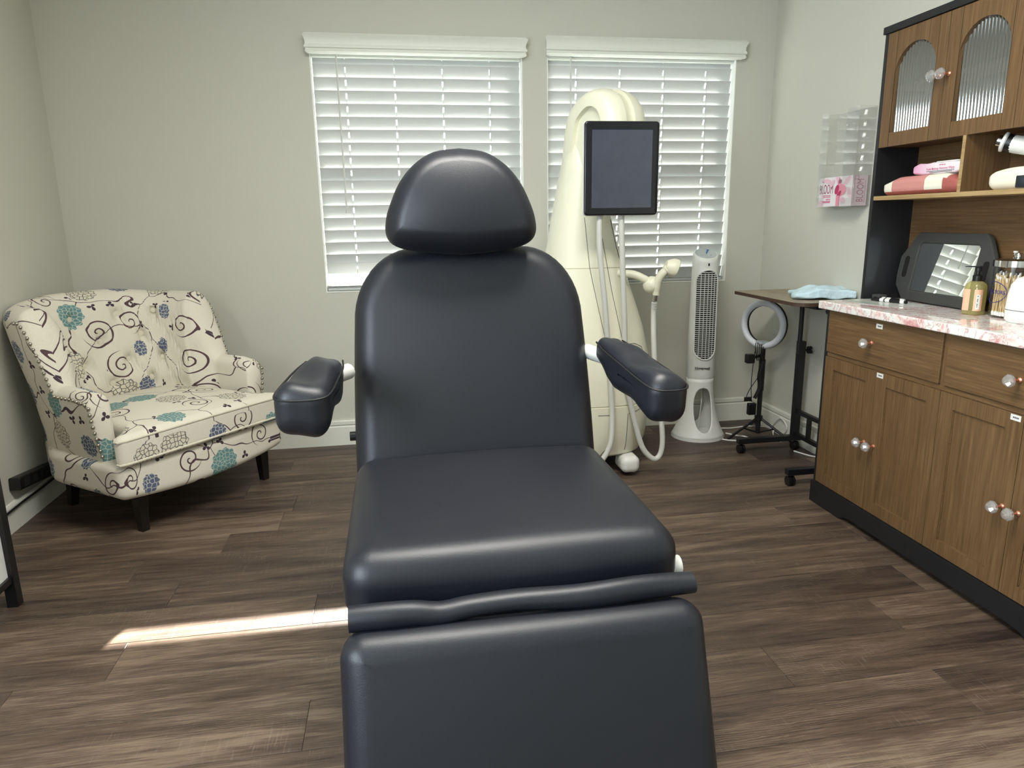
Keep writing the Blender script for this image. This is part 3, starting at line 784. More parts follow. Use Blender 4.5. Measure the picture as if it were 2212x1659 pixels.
# legs
def leg(x, y, h, dx, dy):
    a, b2 = .024, .015
    MB().loft([[(x+dx+sx*b2, y+dy+sy*b2, 0) for sx, sy in ((-1,-1),(1,-1),(1,1),(-1,1))], [(x+sx*a, y+sy*a, h) for sx, sy in ((-1,-1),(1,-1),(1,1),(-1,1))]]).build('leg', 'dark_leg', ac, False)
leg(-.275, .03, .20, 0, 0); leg(.345, .045, .20, .005, 0); leg(-.235, .53, .20, -.01, .03); leg(.235, .53, .20, .01, .03)
# nailhead trim: small domes in rows, too fine to separate
mb = MB()
def nail(q, n): 
    mb.sphere(q, .0075, 8, 5)
for side in (0, 1):
    line = []
    for i in range(150, -1, -1):
        s = i/500 if not side else 1-i/500
        sec = ac_section(s); p, nrm = ac_path(s)
        if p.y < .40: line.append(sec[8].lerp(sec[9], .5)+nrm*.002)
    r = rings[-1] if side else rings[0]
    line += [r[j]+Vector((0,-.007,0)) for j in range(8, 2, -1)]
    acc = 0
    for a, b in zip(line, line[1:]):
        L = (b-a).length; t_ = .024-acc
        while t_ < L: nail(a.lerp(b, t_/L), None); t_ += .024
        acc = (acc+L) % .024
o = mb.build('nailhead_trim', 'nail', ac); o['kind'] = 'stuff'

# ------------------------------------------------------------------ ivory body-contouring machine
mc = thing('aesthetic_machine', 'tall ivory treatment machine with curved hood and tablet screen by right window', 'machine', (.9, 3.2, 0))
def sup(cx, cy, hx, hy, z, e=2.6, n=40, sk=0):
    R = []
    for k in range(n):
        a = 2*PI*k/n; c, s = math.cos(a), math.sin(a)
        R.append((cx+hx*math.copysign(abs(c)**(2/e), c), cy+hy*math.copysign(abs(s)**(2/e), s), z))
    return R
sec = [(.085,.008,.03,.205,.20),(.10,.008,.03,.235,.225),(.16,.006,.03,.262,.245),(.26,.004,.03,.276,.255),(.335,.003,.03,.279,.257),(.3375,.003,.03,.274,.252),(.3405,.003,.03,.274,.252),(.343,.003,.03,.279,.257),
       (.45,.002,.03,.280,.256),(.56,.0,.032,.276,.25),(.68,-.006,.038,.256,.232),(.80,-.013,.045,.226,.208),(.90,-.019,.05,.198,.19),(.952,-.022,.052,.185,.182),(.9545,-.022,.052,.181,.178),(.957,-.022,.052,.181,.178),(.9595,-.022,.052,.184,.181),
       (1.05,-.027,.056,.160,.168),(1.15,-.032,.06,.138,.155),(1.25,-.034,.064,.116,.142),(1.35,-.033,.067,.098,.125),(1.45,-.028,.068,.082,.10),(1.52,-.02,.066,.066,.08)]
MB().loft([sup(cx, cy, hx, hy, z) for z, cx, cy, hx, hy in sec]).build('tower_body', 'machine', mc, angle=30)
# hood: sweep with a recessed middle band
hp = catmull([(-.030,.075,1.34),(-.024,.072,1.47),(-.008,.045,1.59),(.016,.005,1.640),(.046,-.055,1.668),(.076,-.112,1.652),(.094,-.150,1.60),(.100,-.162,1.52),(.105,-.165,1.42)], 6)
hw = [.080,.092,.104,.110,.112,.112,.112,.112,.112]; ht = [.070,.068,.062,.056,.050,.048,.046,.044,.042]
wd = Vector((.90,.436,0)).normalized()
def lerpl(L, f): 
    f *= len(L)-1; i = min(int(f), len(L)-2); return L[i]+(L[i+1]-L[i])*(f-i)
def hood(u0, u1, lift, name, mat):
    rings = []
    for i, p in enumerate(hp):
        f = i/(len(hp)-1); d = (hp[min(i+1, len(hp)-1)]-hp[max(i-1, 0)]).normalized(); up = wd.cross(d).normalized()
        if up.z < 0 and i < len(hp)*.4: pass
        W, Tt = lerpl(hw, f), lerpl(ht, f); ring = []; N = 10
        top = []
        for k in range(N+1):
            u = u0+(u1-u0)*k/N; top.append(p+wd*(u*W)+up*(-(Tt*math.sqrt(max(0, 1-(abs(u)**3.2)))+lift)))
        bot = [p+wd*((u1+(u0-u1)*k/4)*W)+up*(Tt*.55) for k in range(5)]
        rings.append(top+bot)
    return MB().loft(rings).build(name, mat, mc, angle=35)
dirv = Vector((.436,-.90,0)).normalized(); poly = [(Vector((p.x, p.y, 0)).dot(dirv), p.z) for p in hp[4:-2]]
poly += [(poly[-1][0]-.02, 1.36), (poly[-1][0]-.075, 1.20), (poly[0][0]-.01, 1.16)]
c0 = hp[4]-dirv*Vector((hp[4].x, hp[4].y, 0)).dot(dirv); c0.z = 0; rings = []
for sgn in (-.078, .078): rings.append([c0+wd*sgn*(1 if z > 1.3 else .9)+dirv*a+Vector((0, 0, z)) for a, z in poly])
bevel(MB().loft(rings).build('neck_core', 'machine', mc, angle=30), .02, 3)
hood(-1, -.26, 0, 'hood_shell', 'machine'); hood(-.255, .175, -.012, 'hood_channel', 'machine2'); hood(.18, 1, .002, 'hood_shell', 'machine')
# tablet on the hood end
tb = bpy.data.objects.new('tablet', None)
t_ = MB().slab(rrect(.315, .372, .014, 5), .022, .006).build('tablet', 'bezel', mc, loc=(.046, -.286, 1.372), rot=(0, 0, math.radians(-1.0)))
MB().box(-.1275, .1275, -.0119, -.0114, -.156, .152).build('screen', 'screen', t_, False)
MB().slab(rrect(.318, .376, .016, 5), .014, .006).build('tablet_back', 'white_plastic', t_, loc=(0, .012, 0))
MB().rbox((.06,-.225,1.44), (.055,.055,.05), .02, 5).build('tablet_mount', 'machine2', mc)
# lower body details: seam lines and drawer outline
m = MB()
for a, b in (((-.02,-.20),(.0,-.223)),): pass
def on_body(x, z):
    # front surface point of the tower at local x, z
    for (z0, *A), (z1, *B) in zip(sec, sec[1:]):
        if z0 <= z <= z1:
            f = (z-z0)/(z1-z0+1e-9); cx, cy, hx, hy = [a+(b-a)*f for a, b in zip(A, B)]
            q = min(.999, abs((x-cx)/hx)); return Vector((x, cy-hy*(1-q**2.6)**(1/2.6)-.0006, z))
def seamline(pts, r=.0012):
    P = []
    for (xa, za), (xb, zb) in zip(pts, pts[1:]):
        for k in range(8): P.append(on_body(xa+(xb-xa)*k/8, za+(zb-za)*k/8))
    P.append(on_body(*pts[-1])); MB().tube(P, r, 5).build('panel_seam', 'ink', mc)
seamline([(-.055, 1.18),(-.04, .96),(.02, .62)]); seamline([(.01, 1.18),(.06,.85),(.10, .62)])
seamline([(.02, .62),(.16, .62),(.20,.60),(.215,.56)]); seamline([(.0,.10),(.045,.16),(.05,.30),(-.02,.302)]); seamline([(.12,.12),(.125,.30)]); seamline([(.13,.30),(.19,.312)])
seamline([(.078,1.17),(.10,1.05),(.118,.98)], .0018)
MB().loft([sup(.008,.03,.18,.17,.045), sup(.008,.03,.19,.18,.086)]).build('base_gap_shade', 'plastic_black', mc)  # black band standing for the shadow gap under the body
for sx, sy in ((.14,-.17),(-.15,-.17),(.14,.20),(-.15,.20)):
    c = MB().rbox((sx,sy,.055), (.045,.07,.04), .03, 5).build('caster_cover', 'white_plastic', mc)
    MB().tube([(sx-.02,sy,.028),(sx+.02,sy,.028)], .028, 14).build('wheel', 'plastic_black', c)
# hoses
def hose(pts, r=.0125, name='hose'): return MB().tube(catmull(pts, 8), r, 12).build(name, 'hose', mc)
hose([(-.035,-.262,1.195),(-.037,-.262,1.15),(-.030,-.255,1.02),(-.005,-.25,.82),(.013,-.245,.64),(.03,-.245,.45),(.038,-.25,.30),(.025,-.265,.17),(-.03,-.26,.08),(-.07,-.2,.06)])
hose([(.058,-.262,1.195),(.060,-.262,1.15),(.072,-.255,.95),(.085,-.25,.75),(.093,-.245,.60),(.105,-.24,.45),(.13,-.235,.35),(.155,-.235,.25),(.19,-.24,.14),(.24,-.245,.085),(.275,-.24,.10),(.287,-.235,.17),(.278,-.22,.30),(.262,-.19,.45),(.255,-.17,.62),(.256,-.155,.72),(.258,-.15,.80)])
MB().tube(catmull([(.10,-.10,.93),(.16,-.13,.927),(.21,-.148,.905),(.24,-.15,.885)], 6), .018, 12).build('holder_arm', 'machine', mc)
MB().sphere((.244,-.15,.878), .040, 18, 12).build('holder_cup', 'machine', mc)
hd = MB().tube(catmull([(.258,-.172,.835),(.260,-.176,.89),(.277,-.182,.925),(.300,-.186,.946),(.325,-.189,.956)], 6), [.016]*3+[.019]*14+[.024]*8, 14).build('handpiece', 'machine2', mc)
hdv = Vector((.93,-.1,-.33)).normalized()
rings = []
for rr, hh in ((.022,-.034),(.034,-.018),(.041,-.004),(.042,.006),(.042,.016),(.034,.021)):
    c = Vector((.325,-.189,.956))+hdv*hh; u = hdv.cross(Vector((0,0,1))).normalized(); v = hdv.cross(u)
    rings.append([c+rr*(math.cos(2*PI*k/20)*u+math.sin(2*PI*k/20)*v) for k in range(20)])
MB().loft(rings).build('applicator_head', 'machine', hd)
MB().tube([(.258,-.166,.845),(.257,-.160,.808)], .011, 12).build('connector', 'chrome', hd)
m = MB()
for k in range(8): m.tube([(.2575,-.157,.800-.0085*k),(.2575,-.156,.796-.0085*k)], .0125-.0004*k, 12)
m.build('strain_relief', 'hose', hd)

# ------------------------------------------------------------------ tower fan
fan = thing('tower_fan', 'white tower fan with slotted grille standing by the right window', 'fan', (1.605, 3.505, 0), math.radians(-6))
def ell(rx, ry, z, n=32, slant=0): return [(rx*math.cos(2*PI*k/n), ry*math.sin(2*PI*k/n), z+slant*math.sin(2*PI*k/n)*ry) for k in range(n)]
prof = [(.335,.072,.062),(.345,.0745,.064),(.60,.0725,.062),(.90,.068,.059),(.945,.067,.058)]
MB().loft([ell(a, b, z) for z, a, b in prof]+[ell(.066,.058,.972,slant=.45), ell(.064,.056,.985,slant=.5), ell(.058,.05,.990,slant=.5)]).build('body', 'white_plastic', fan, angle=35)
p = MB().loft([ell(.055,.047,.9885,slant=.5), ell(.055,.047,.992,slant=.5)]).build('control_panel', 'panel_grey', fan)
def onp(x, y): return (x, y, .9925+.5*y)
for x, y in ((-.022,-.016),(-.002,-.018),(.02,-.02),(-.006,-.033)): MB().sphere(onp(x, y), .0045, 10, 6, (1,1,.35)).build('fan_button', 'hose', p)
m = MB().prism([(-.002,-.006),(.004,-.008),(.026,.030),(.016,.033)], .9, .91); m.v = [(x, y, .9926+.5*y+(.0006 if z > .905 else 0)) for x, y, z in m.v]; m.build('led_sliver', 'led_blue', p, False)  # blue LED sliver, its glow put in as plain colour
def bodyr(z):
    for (z0, a0, b0), (z1, a1, b1) in zip(prof, prof[1:]):
        if z0 <= z <= z1: f = (z-z0)/(z1-z0); return a0+(a1-a0)*f, b0+(b1-b0)*f
    return prof[-1][1:]
def ony_(x, z, off=0): a, b = bodyr(z); return Vector((x, -b*math.sqrt(max(0, 1-(x/a)**2))-off, z))
GZ0, GZ1, GW = .440, .905, .054
def gw(z):
    r = GW; 
    if z > GZ1-r: return math.sqrt(max(0, r*r-(z-GZ1+r)**2))
    if z < GZ0+r: return math.sqrt(max(0, r*r-(GZ0+r-z)**2))
    return r
vs = []; fs = []; nz = 60; nx = 10
for i in range(nz+1):
    z = GZ0+.001+(GZ1-GZ0-.002)*i/nz; wz = gw(z)
    for k in range(nx+1): vs.append(ony_(-wz+2*wz*k/nx, z, .0008))
for i in range(nz):
    for k in range(nx): fs.append((i*(nx+1)+k, i*(nx+1)+k+1, (i+1)*(nx+1)+k+1, (i+1)*(nx+1)+k))
MB().add(vs, fs).build('grille_shade', 'grille_dark', fan)  # dark sheet on the body, painted shade behind the bars
m = MB(); z = GZ0+.012
while z < GZ1-.006:
    wz = gw(z)
    if wz > .006: m.tube([ony_(-wz+2*wz*k/8, z, .002) for k in range(9)], .0019, 5)
    z += .0108
for x in (-.036,-.018,0,.018,.036):
    zz = [GZ0+(GZ1-GZ0)*k/30 for k in range(31)]; zz = [q for q in zz if gw(q) > abs(x)]
    m.tube([ony_(x, q, .003) for q in zz], .0015, 5)
o = m.build('grille_bars', 'white_plastic', fan); o['kind'] = 'stuff'
P = []
for i in range(40):
    a = 2*PI*i/40; zc = GZ1-GW if math.sin(a) > 0 else GZ0+GW; P.append(ony_((GW+.003)*math.cos(a), zc+(GW+.003)*math.sin(a), .0015))
MB().tube(P, .0045, 8, close=True).build('grille_rim', 'white_plastic', fan)
MB().rbox(ony_(0,.935,.000), (.004,.003,.007), .002, 3).build('sensor', 'plastic_black', fan)
text('brand_lettering', 'Honeywell', .0185, 'ink_black', fan, frame(ony_(-.012,.392,.0022), (1,-.1,0), (0,-1,0)), .0004, bold=.0004)
# flared stand with an arched opening front and back
st_ = MB(); zs_ = [.012, .025, .036]+[.165-.118*math.cos(PI*i/40) for i in range(41)]+[.29, .31, .328]
for sg in (0, 1):
    rings_ = []
    for z in zs_:
        rr = .072+.070*(1-(z-.012)/.316)**2.3; zz = abs((z-.165)/.118)
        w_ = .050*(max(0, 1-zz**2.6))**(1/2.2); a0 = math.asin(min(.95, w_/rr)); ring = []
        for k in range(25):
            a = -PI/2+a0+(PI-2*a0)*k/24+PI*sg; ring.append((rr*math.cos(a), (rr-.009)*math.sin(a), z))
        rings_.append(ring)
    st_.loft(rings_, cap=False, closed=False)
o = st_.build('stand', 'white_plastic', fan)
md = o.modifiers.new('s', 'SOLIDIFY'); md.thickness = .007; md.offset = -1
MB().loft([ell(.143,.134,0), ell(.143,.134,.012), ell(.135,.126,.016)]).build('stand_foot', 'white_plastic', fan)
MB().loft([ell(.066,.057,.285), ell(.069,.06,.338)]).build('motor_cap', 'white_plastic', fan)
MB().tube(catmull([(.01,0,.29),(.014,.0,.20),(.010,.01,.10),(.006,.03,.022)], 6), .003, 8).build('power_cord', 'cord_white', fan)

# ------------------------------------------------------------------ ring light on tripod
rl = thing('ring_light', 'small ring light on a black tripod under the side table', 'ring light', (1.915, 3.42, 0))
nv = Vector((-.868,-.497,.0)).normalized(); ru = Vector((-nv.y, nv.x, 0)).normalized(); rz = Vector((0,0,1)); rc = Vector((-.005, -.0, .618))
def ringpts(R, off): return [rc+nv*off+R*(math.cos(2*PI*k/48)*ru+math.sin(2*PI*k/48)*rz) for k in range(48)]
MB().tube(ringpts(.113, .006), .0165, 12, close=True).build('diffuser_ring', 'ring', rl)
MB().tube(ringpts(.113, -.008), .0172, 10, close=True).build('housing', 'plastic_black', rl)
MB().rbox(rc+Vector((0,0,-.096)), (.03,.03,.008), .006, 4).build('control_clip', 'panel_grey', rl)
m = MB().tube([(0,0,.43),(0,0,.49)], .013, 12); m.tube([(0,0,.455),(-.075,-.03,.445)], .008, 8); m.build('ball_head', 'plastic_black', rl)
MB().rbox((-.092,-.036,.445), (.022,.018,.024), .006, 4).build('phone_clamp', 'plastic_black', rl)
MB().tube([(0,0,.02),(0,0,.30)], .013, 12).build('pole', 'metal_black', rl)
MB().tube([(0,0,.26),(0,0,.43)], .017, 12).build('pole_collar', 'plastic_black', rl)
MB().tube(catmull([(-.005,-.01,.42),(-.02,-.012,.34),(-.015,-.014,.28),(-.04,-.016,.22)], 6), .010, 8).build('grip', 'plastic_black', rl)
MB().tube([(0,0,.092),(0,0,.118)], .022, 12).build('tripod_hub', 'plastic_black', rl)
for fx, fy in ((-.178,-.022),(.115,-.13),(.07,.20)):
    l = MB().tube([(fx*.06,fy*.06,.105),(fx,fy,.008)], .0072, 8).build('leg', 'metal_black', rl)
    MB().sphere((fx,fy,.009), .009, 8, 6).build('rubber_foot', 'plastic_black', l)
    MB().tube([(fx*.5,fy*.5,.056),(0,0,.022)], .0045, 6).build('brace', 'metal_black', rl)
m = MB()
for k in range(5): m.tube(catmull([(-.055+.012*k,-.02,.525),(-.06+.011*k,-.03,.49),(-.045+.008*k,-.026,.43),(-.055+.01*k,-.02,.50)], 5), .0022, 5)
m.tube(catmull([(-.06,-.025,.48),(-.063,-.02,.40),(-.066,-.02,.30),(-.06,-.02,.22),(-.055,-.02,.205)], 6), .0022, 5)
m.tube(catmull([(-.03,-.02,.47),(-.02,-.02,.40),(-.03,-.02,.34),(-.075,-.02,.27),(-.088,-.02,.225),(-.06,-.02,.205)], 6), .0022, 5)
m.build('cable', 'plastic_black', rl)
MB().rbox((-.056,-.02,.165), (.022,.015,.032), .006, 4).build('usb_plug', 'plastic_black', rl)

# ------------------------------------------------------------------ rolling side table
tbx = thing('overbed_table', 'rolling side table with wood top and black metal frame in right corner', 'table', (1.985, 3.18, 0))
out = []
for sx, sy, a0, r in ((1,1,0,.02),(-1,1,90,.02),(-1,-1,180,.07),(1,-1,270,.02)):
    for i in range(7):
        a = math.radians(a0+15*i); cx = -.1-.0 ; out.append((-.098+sx*(.160-r)+r*math.cos(a), -.065+sy*(.305-r)+r*math.sin(a)))
MB().prism(out, .7845, .800).build('table_top', 'table_edge', tbx, False)
o2 = [(x*.999-.0001, y) for x, y in out]; MB().prism([(-.098+(x+.098)*.992, -.065+(y+.065)*.996) for x, y in out], .8002, .8008).build('top_laminate', 'table_top', tbx, False)
for y in (0, -.46):
    MB().box(-.0165,.0165,y-.0165,y+.0165,.055,.565).build('outer_post', 'metal_black', tbx, False)
    MB().tube(catmull([(-.01,y,.50),(-.01,y,.70),(-.014,y,.745),(-.035,y,.770),(-.07,y,.775),(-.18,y,.775)], 6), .0115, 10).build('inner_tube', 'metal_black', tbx)
    MB().bar((.03,y,.064),(-.31,y,.064), .03, .026).build('foot_bar', 'metal_black', tbx, False)
    for x in (-.29, .005):
        c = MB().tube([(x,y,.05),(x,y,.038)], .006, 8).build('caster', 'metal_black', tbx)
        for d in (-.009, .009): MB().tube([(x+d-.006,y,.022),(x+d+.006,y,.022)], .022, 16).build('wheel', 'plastic_black', c)
    m = MB().tube([(.0165,y,.518),(.034,y,.518)], .007, 8)
    for k in range(4): m.sphere((.042+.004,y+.013*math.cos(k*PI/2+.6),.518+.013*math.sin(k*PI/2+.6)), .010, 8, 6)
    m.build('clamp_knob', 'plastic_black', tbx)
for z in (.205, .085): MB().bar((0,-.017,z),(0,-.443,z), .02, .02).build('cross_bar', 'metal_black', tbx, False)
for y in (-.12,-.34): MB().bar((0,y,.095),(0,y,.195), .018, .018).build('ladder_post', 'metal_black', tbx, False)
MB().box(-.16,-.02,-.35,-.20,.768,.7845).build('under_plate', 'metal_black', tbx, False)
# folded cloth
def clf(p):
    q = Vector(p); f = (p.x+.13)/.26; q.z += .024*sstep(f/.45)*(1 if p.z > 0 else 0)*(1-.4*sstep((f-.6)/.4))+.003*math.sin(p.x*55+p.y*40)+.003*math.sin(p.y*70-p.x*20); q.y += .01*math.sin(p.x*22); q.x += .012*math.sin(p.y*30); return q
o = MB().rbox((0,0,0), (.13,.10,.010), .008, 20, clf).build('folded_cloth', 'cloth', None, loc=(1.945, 2.99, .8175), rot=(0, 0, math.radians(-18)))
tag(o, 'pale blue folded cloth lying on the rolling side table', 'cloth')
# ------------------------------------------------------------------ sideboard with hutch
FX, Y1, Y0, BX = 1.695, 2.556, 1.286, 2.046
bc = thing('base_cabinet', 'brown oak base cabinet with four panelled doors and two drawers', 'cabinet', (FX, (Y0+Y1)/2, 0))
YM = (Y0+Y1)/2; lb = lambda x, y, z: (x-FX, y-YM, z)
def bxl(mb, x0, x1, y0, y1, z0, z1): return mb.box(x0-FX, x1-FX, y0-YM, y1-YM, z0, z1)
m = MB()
bxl(m, FX+.004, BX, Y1-.018, Y1, .0, .809); bxl(m, FX+.004, BX, Y0, Y0+.018, .0, .809)
bxl(m, BX-.012, BX, Y0+.018, Y1-.018, .02, .809); bxl(m, FX+.02, BX-.012, Y0+.018, Y1-.018, .075, .090); bxl(m, FX+.021, FX+.03, Y0+.018, Y1-.018, .09, .806)
m.build('carcass', 'black', bc, False)
# plinth with arched cut-outs
P = [(Y1, .0), (Y1-.20, .0), (Y1-.215, .008), (Y1-.235, .018), (Y1-.27, .022), (Y0+.27, .022), (Y0+.235, .018), (Y0+.215, .008), (Y0+.20, .0), (Y0, .0), (Y0, .090), (Y1, .090)]
MB().prism([(y-YM, z) for y, z in P], -.008, .016, 'yz').build('plinth', 'black', bc, False)
# oak face rails
m = MB(); bxl(m, FX+.006, FX+.02, Y0+.018, Y1-.018, .624, .640); m.build('middle_rail', 'oak_h', bc, False)
m = MB(); bxl(m, FX+.006, FX+.02, 1.917, 1.935, .640, .806); m.build('drawer_divider', 'oak_v', bc, False)
def knob(parent, p):
    # p in parent coordinates, pointing to -x
    x, y, z = p
    MB().lathe([(.0075,0),(.0075,-.003),(.0035,-.006),(.0035,-.016),(.0065,-.020),(.0065,-.022)], (x, y, z), 14, 'x').build('knob_stem', 'copper', parent)
    MB().lathe([(.004,-.022),(.011,-.024),(.0185,-.032),(.0185,-.038),(.012,-.047),(.004,-.049)], (x, y, z), 10, 'x').build('crystal_knob', 'crystal', parent, smooth=False)
def sticker(parent, y, z, w=.034, h=.017, x=-.0006):
    o = MB().box(x-.0004, x, y-w/2, y+w/2, z-h/2, z+h/2).build('sticker', 'sticker', parent, False)
    m = MB()
    for k in range(7): m.box(x-.0007, x-.0004, y-w*.30+k*w*.085, y-w*.30+k*w*.085+w*.06, z-h*.13, z+h*.13)
    m.build('print', 'ink', o, False)
for i, (a, b) in enumerate(((1.938, Y1-.018), (Y0+.018, 1.914))):
    o = bpy.data.objects.new('drawer', None)
    m = MB(); bxl(m, FX, FX+.016, a, b, .642, .806); d = m.build('drawer', 'oak_h', bc, False); bevel(d, .0012, 1)
    knob(d, (0, (a+b)/2+.032-YM if i == 0 else (a+b)/2+.035-YM, .719))
    if i == 0: sticker(d, 2.238-YM, .784)
dw = (Y1-Y0-.036)/4
for i in range(4):
    b = Y1-.018-i*dw-.001; a = b-dw+.002; z0, z1 = .0935, .6225; f = .056
    m = MB(); bxl(m, FX, FX+.016, b-f, b, z0, z1); bxl(m, FX, FX+.016, a, a+f, z0, z1); bxl(m, FX, FX+.016, a+f, b-f, z0, z0+.045); bxl(m, FX, FX+.016, a+f, b-f, z1-.047, z1)
    d = m.build('door', 'oak_v', bc, False)
    m = MB(); bxl(m, FX+.006, FX+.0145, a+f, b-f, z0+.045, z1-.047); m.build('panel', 'oak_v', d, False)
    m = MB()
    for q in ((a+f, a+f+.003), (b-f-.003, b-f)): bxl(m, FX+.0035, FX+.0062, q[0], q[1], z0+.045, z1-.047)
    for q in ((z0+.045, z0+.048), (z1-.050, z1-.047)): bxl(m, FX+.0035, FX+.0062, a+f, b-f, *q)
    m.build('panel_bead', 'oak_h', d, False)
    knob(d, (0, (a+.026 if i % 2 == 0 else b-.026)-YM, .348))
    if i == 1: sticker(d, b-.020-YM, .611)
    if i == 2: sticker(d, a+.026-YM, .612)
ct = MB().rbox((0,0,0), (.1905,.659,.0155), .004, 6).build('countertop', 'marble', None, loc=(1.8635, YM+.004, .8255), smooth=True)
tag(ct, 'glossy white and pink marble countertop on the oak cabinet', 'countertop')
# hutch
HX = 1.858
hu = thing('hutch', 'oak and black hutch with arched reeded glass doors above the marble counter', 'hutch', (HX, YM, .8412))
HY1, HY0 = 2.584, 1.266
def hb(mb, x0, x1, y0, y1, z0, z1): return mb.box(x0-HX, x1-HX, y0-YM, y1-YM, z0-.8412, z1-.8412)
m = MB(); hb(m, HX, BX, HY1-.018, HY1, .8412, 1.826); m.build('side_panel', 'black', hu, False)
m = MB(); hb(m, HX, BX, HY0, HY0+.018, .8412, 1.826); m.build('side_panel', 'black', hu, False)
m = MB(); hb(m, HX-.006, BX, HY0-.008, HY1+.008, 1.826, 1.851); m.build('top_board', 'black', hu, False)
m = MB(); hb(m, BX-.012, BX-.002, HY0+.018, HY1-.018, .8412, 1.826); m.build('back_panel', 'oak_h', hu, False)
m = MB(); hb(m, HX+.001, BX-.012, HY0+.018, HY1-.018, 1.2265, 1.2415); m.build('open_shelf', 'oak_edge', hu, False)
m = MB(); hb(m, HX+.02, BX-.012, HY0+.018, HY1-.018, 1.424, 1.438); m.build('cabinet_floor', 'oak_h', hu, False)
m = MB(); hb(m, HX+.03, BX-.012, HY0+.018, HY1-.018, 1.628, 1.638); m.build('inner_shelf', 'oak_edge', hu, False)
for y in (2.134, 1.70): m = MB(); hb(m, HX+.001, BX-.012, y, y+.014, 1.2415, 1.424); m.build('divider', 'oak_edge' if y < 2 else 'oak_v', hu, False)
m = MB(); hb(m, HX+.0005, HX+.0012, 2.134, 2.148, 1.2415, 1.424); m.build('divider_edge', 'oak_edge', hu, False)
m = MB(); hb(m, HX+.024, BX-.012, 1.924, 1.938, 1.438, 1.826); m.build('partition', 'oak_v', hu, False)
hdw = (HY1-HY0-.036)/4
for i in range(4):
    b = HY1-.019-i*.3045; a = b-.3025; z0, z1 = 1.4205, 1.8235
    ya, yb = a+.047, b-.050; zb, zs = 1.470, 1.666; rc_ = (yb-ya)/2; yc = (ya+yb)/2
    arch = lambda y: zs+math.sqrt(max(0, rc_*rc_-(y-yc)**2))
    m = MB(); hb(m, HX, HX+.016, a, ya, z0, z1); hb(m, HX, HX+.016, yb, b, z0, z1); hb(m, HX, HX+.016, ya, yb, z0, zb)
    N = 28; ys = [yc-rc_*math.cos(PI*k/N) for k in range(N+1)]
    for p, q in zip(ys, ys[1:]):
        zp, zq = arch(p), arch(q); L = lambda x, y, z: (x-HX, y-YM, z-.8412)
        m.add([L(HX,p,zp), L(HX,q,zq), L(HX,q,z1), L(HX,p,z1), L(HX+.016,p,zp), L(HX+.016,q,zq), L(HX+.016,q,z1), L(HX+.016,p,z1)], [(0,3,2,1),(4,5,6,7),(0,1,5,4),(3,7,6,2)])
    d = m.build('door', 'oak_v', hu, False, merge=False)
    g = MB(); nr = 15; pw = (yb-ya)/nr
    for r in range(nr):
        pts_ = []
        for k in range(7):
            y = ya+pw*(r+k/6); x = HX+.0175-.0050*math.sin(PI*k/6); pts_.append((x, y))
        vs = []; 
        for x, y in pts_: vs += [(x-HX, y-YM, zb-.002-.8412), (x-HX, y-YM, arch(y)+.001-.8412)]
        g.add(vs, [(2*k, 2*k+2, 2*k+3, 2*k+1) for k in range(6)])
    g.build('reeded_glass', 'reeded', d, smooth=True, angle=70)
    m = MB(); hb(m, HX-.0005, HX, b-.052, b-.051, z0, z1); hb(m, HX-.0005, HX, a+.045, a+.046, z0, z1); m.build('stile_joint', 'gap', d, False)
    knob(d, (0, (a+.020 if i % 2 == 0 else b-.020)-YM, 1.626-.8412))

# ---- things on the shelf
def pillf(p):
    q = Vector(p); fy = (p.y+.19)/.38; fx = (p.x+.075)/.15
    if p.z > 0: q.z *= (.45+.55*math.sin(PI*max(.0, min(1, fx*.8+.2)))**.7)*(.35+.65*sstep((.5-abs(fy-.5))/.22))
    return q
pw_ = thing('neck_pillow', 'rose and cream striped vinyl pillow on the open hutch shelf', 'pillow', (1.945, 2.345, 1.2420))
mb = MB().rbox((0,0,.034), (.078,.192,.034), .024, 22, lambda p: pillf(p-Vector((0,0,.034)))+Vector((0,0,.034))); o = mb.build('pillow_body', 'pink', pw_, angle=70)
for s, nm in (('cream', 'cream'), ('rose_dark', 'rose_dark')): o.data.materials.append(MAT[s])
for f in o.data.polygons:
    y = f.center.y+.25*f.center.x; z = f.center.z
    f.material_index = 2 if z < .012 else (1 if (y > .115 or -.145 < y < -.045) else (0 if y > -.145 else 2))
wp = thing('wipes_pack', 'pink and white soft pack of facial wipes lying on the striped pillow', 'wipes pack', (1.925, 2.285, 1.3075))
def wpf(p):
    q = Vector(p); e = sstep((abs(p.y)-.095)/.03); q.z = .020+(p.z-.020)*(1-.55*e); q.x *= 1-.06*e; q.z += .0015*math.sin(p.y*90); return q
MB().rbox((0,0,.020), (.040,.118,.0195), .009, 12, wpf).build('film_pack', 'wipes', wp)
MB().slab([(y, z) for y, z in rrect(.10, .05, .01, 4)], .004, .0015).build('resealable_lid', 'white_plastic', wp, loc=(0, -.025, .0415), rot=(PI/2, 0, PI/2))
text('print_title', 'Facial Makeup Remover Wipes', .0105, 'pink_ink', wp, frame((-.0406,-.02,.018), (0,-1,0), (-1,0,0)), .0002, bold=.0001)
m = MB()
for k in range(7): m.box(-.0408, -.0402, .0-.004*k-.018, .003-.004*k-.018, .0275+.0012*(k % 3), .0315)
m.build('print_brand', 'pink_ink', wp, False)
m = MB()
for r_, (a, b) in enumerate(((-.085,.045),(-.075,.03))): 
    for k in range(16): m.box(-.0408, -.0402, a+(b-a)*k/16, a+(b-a)*(k+.75)/16, .0095-.004*r_, .0115-.004*r_)
m.build('print_lines', 'ink', wp, False)
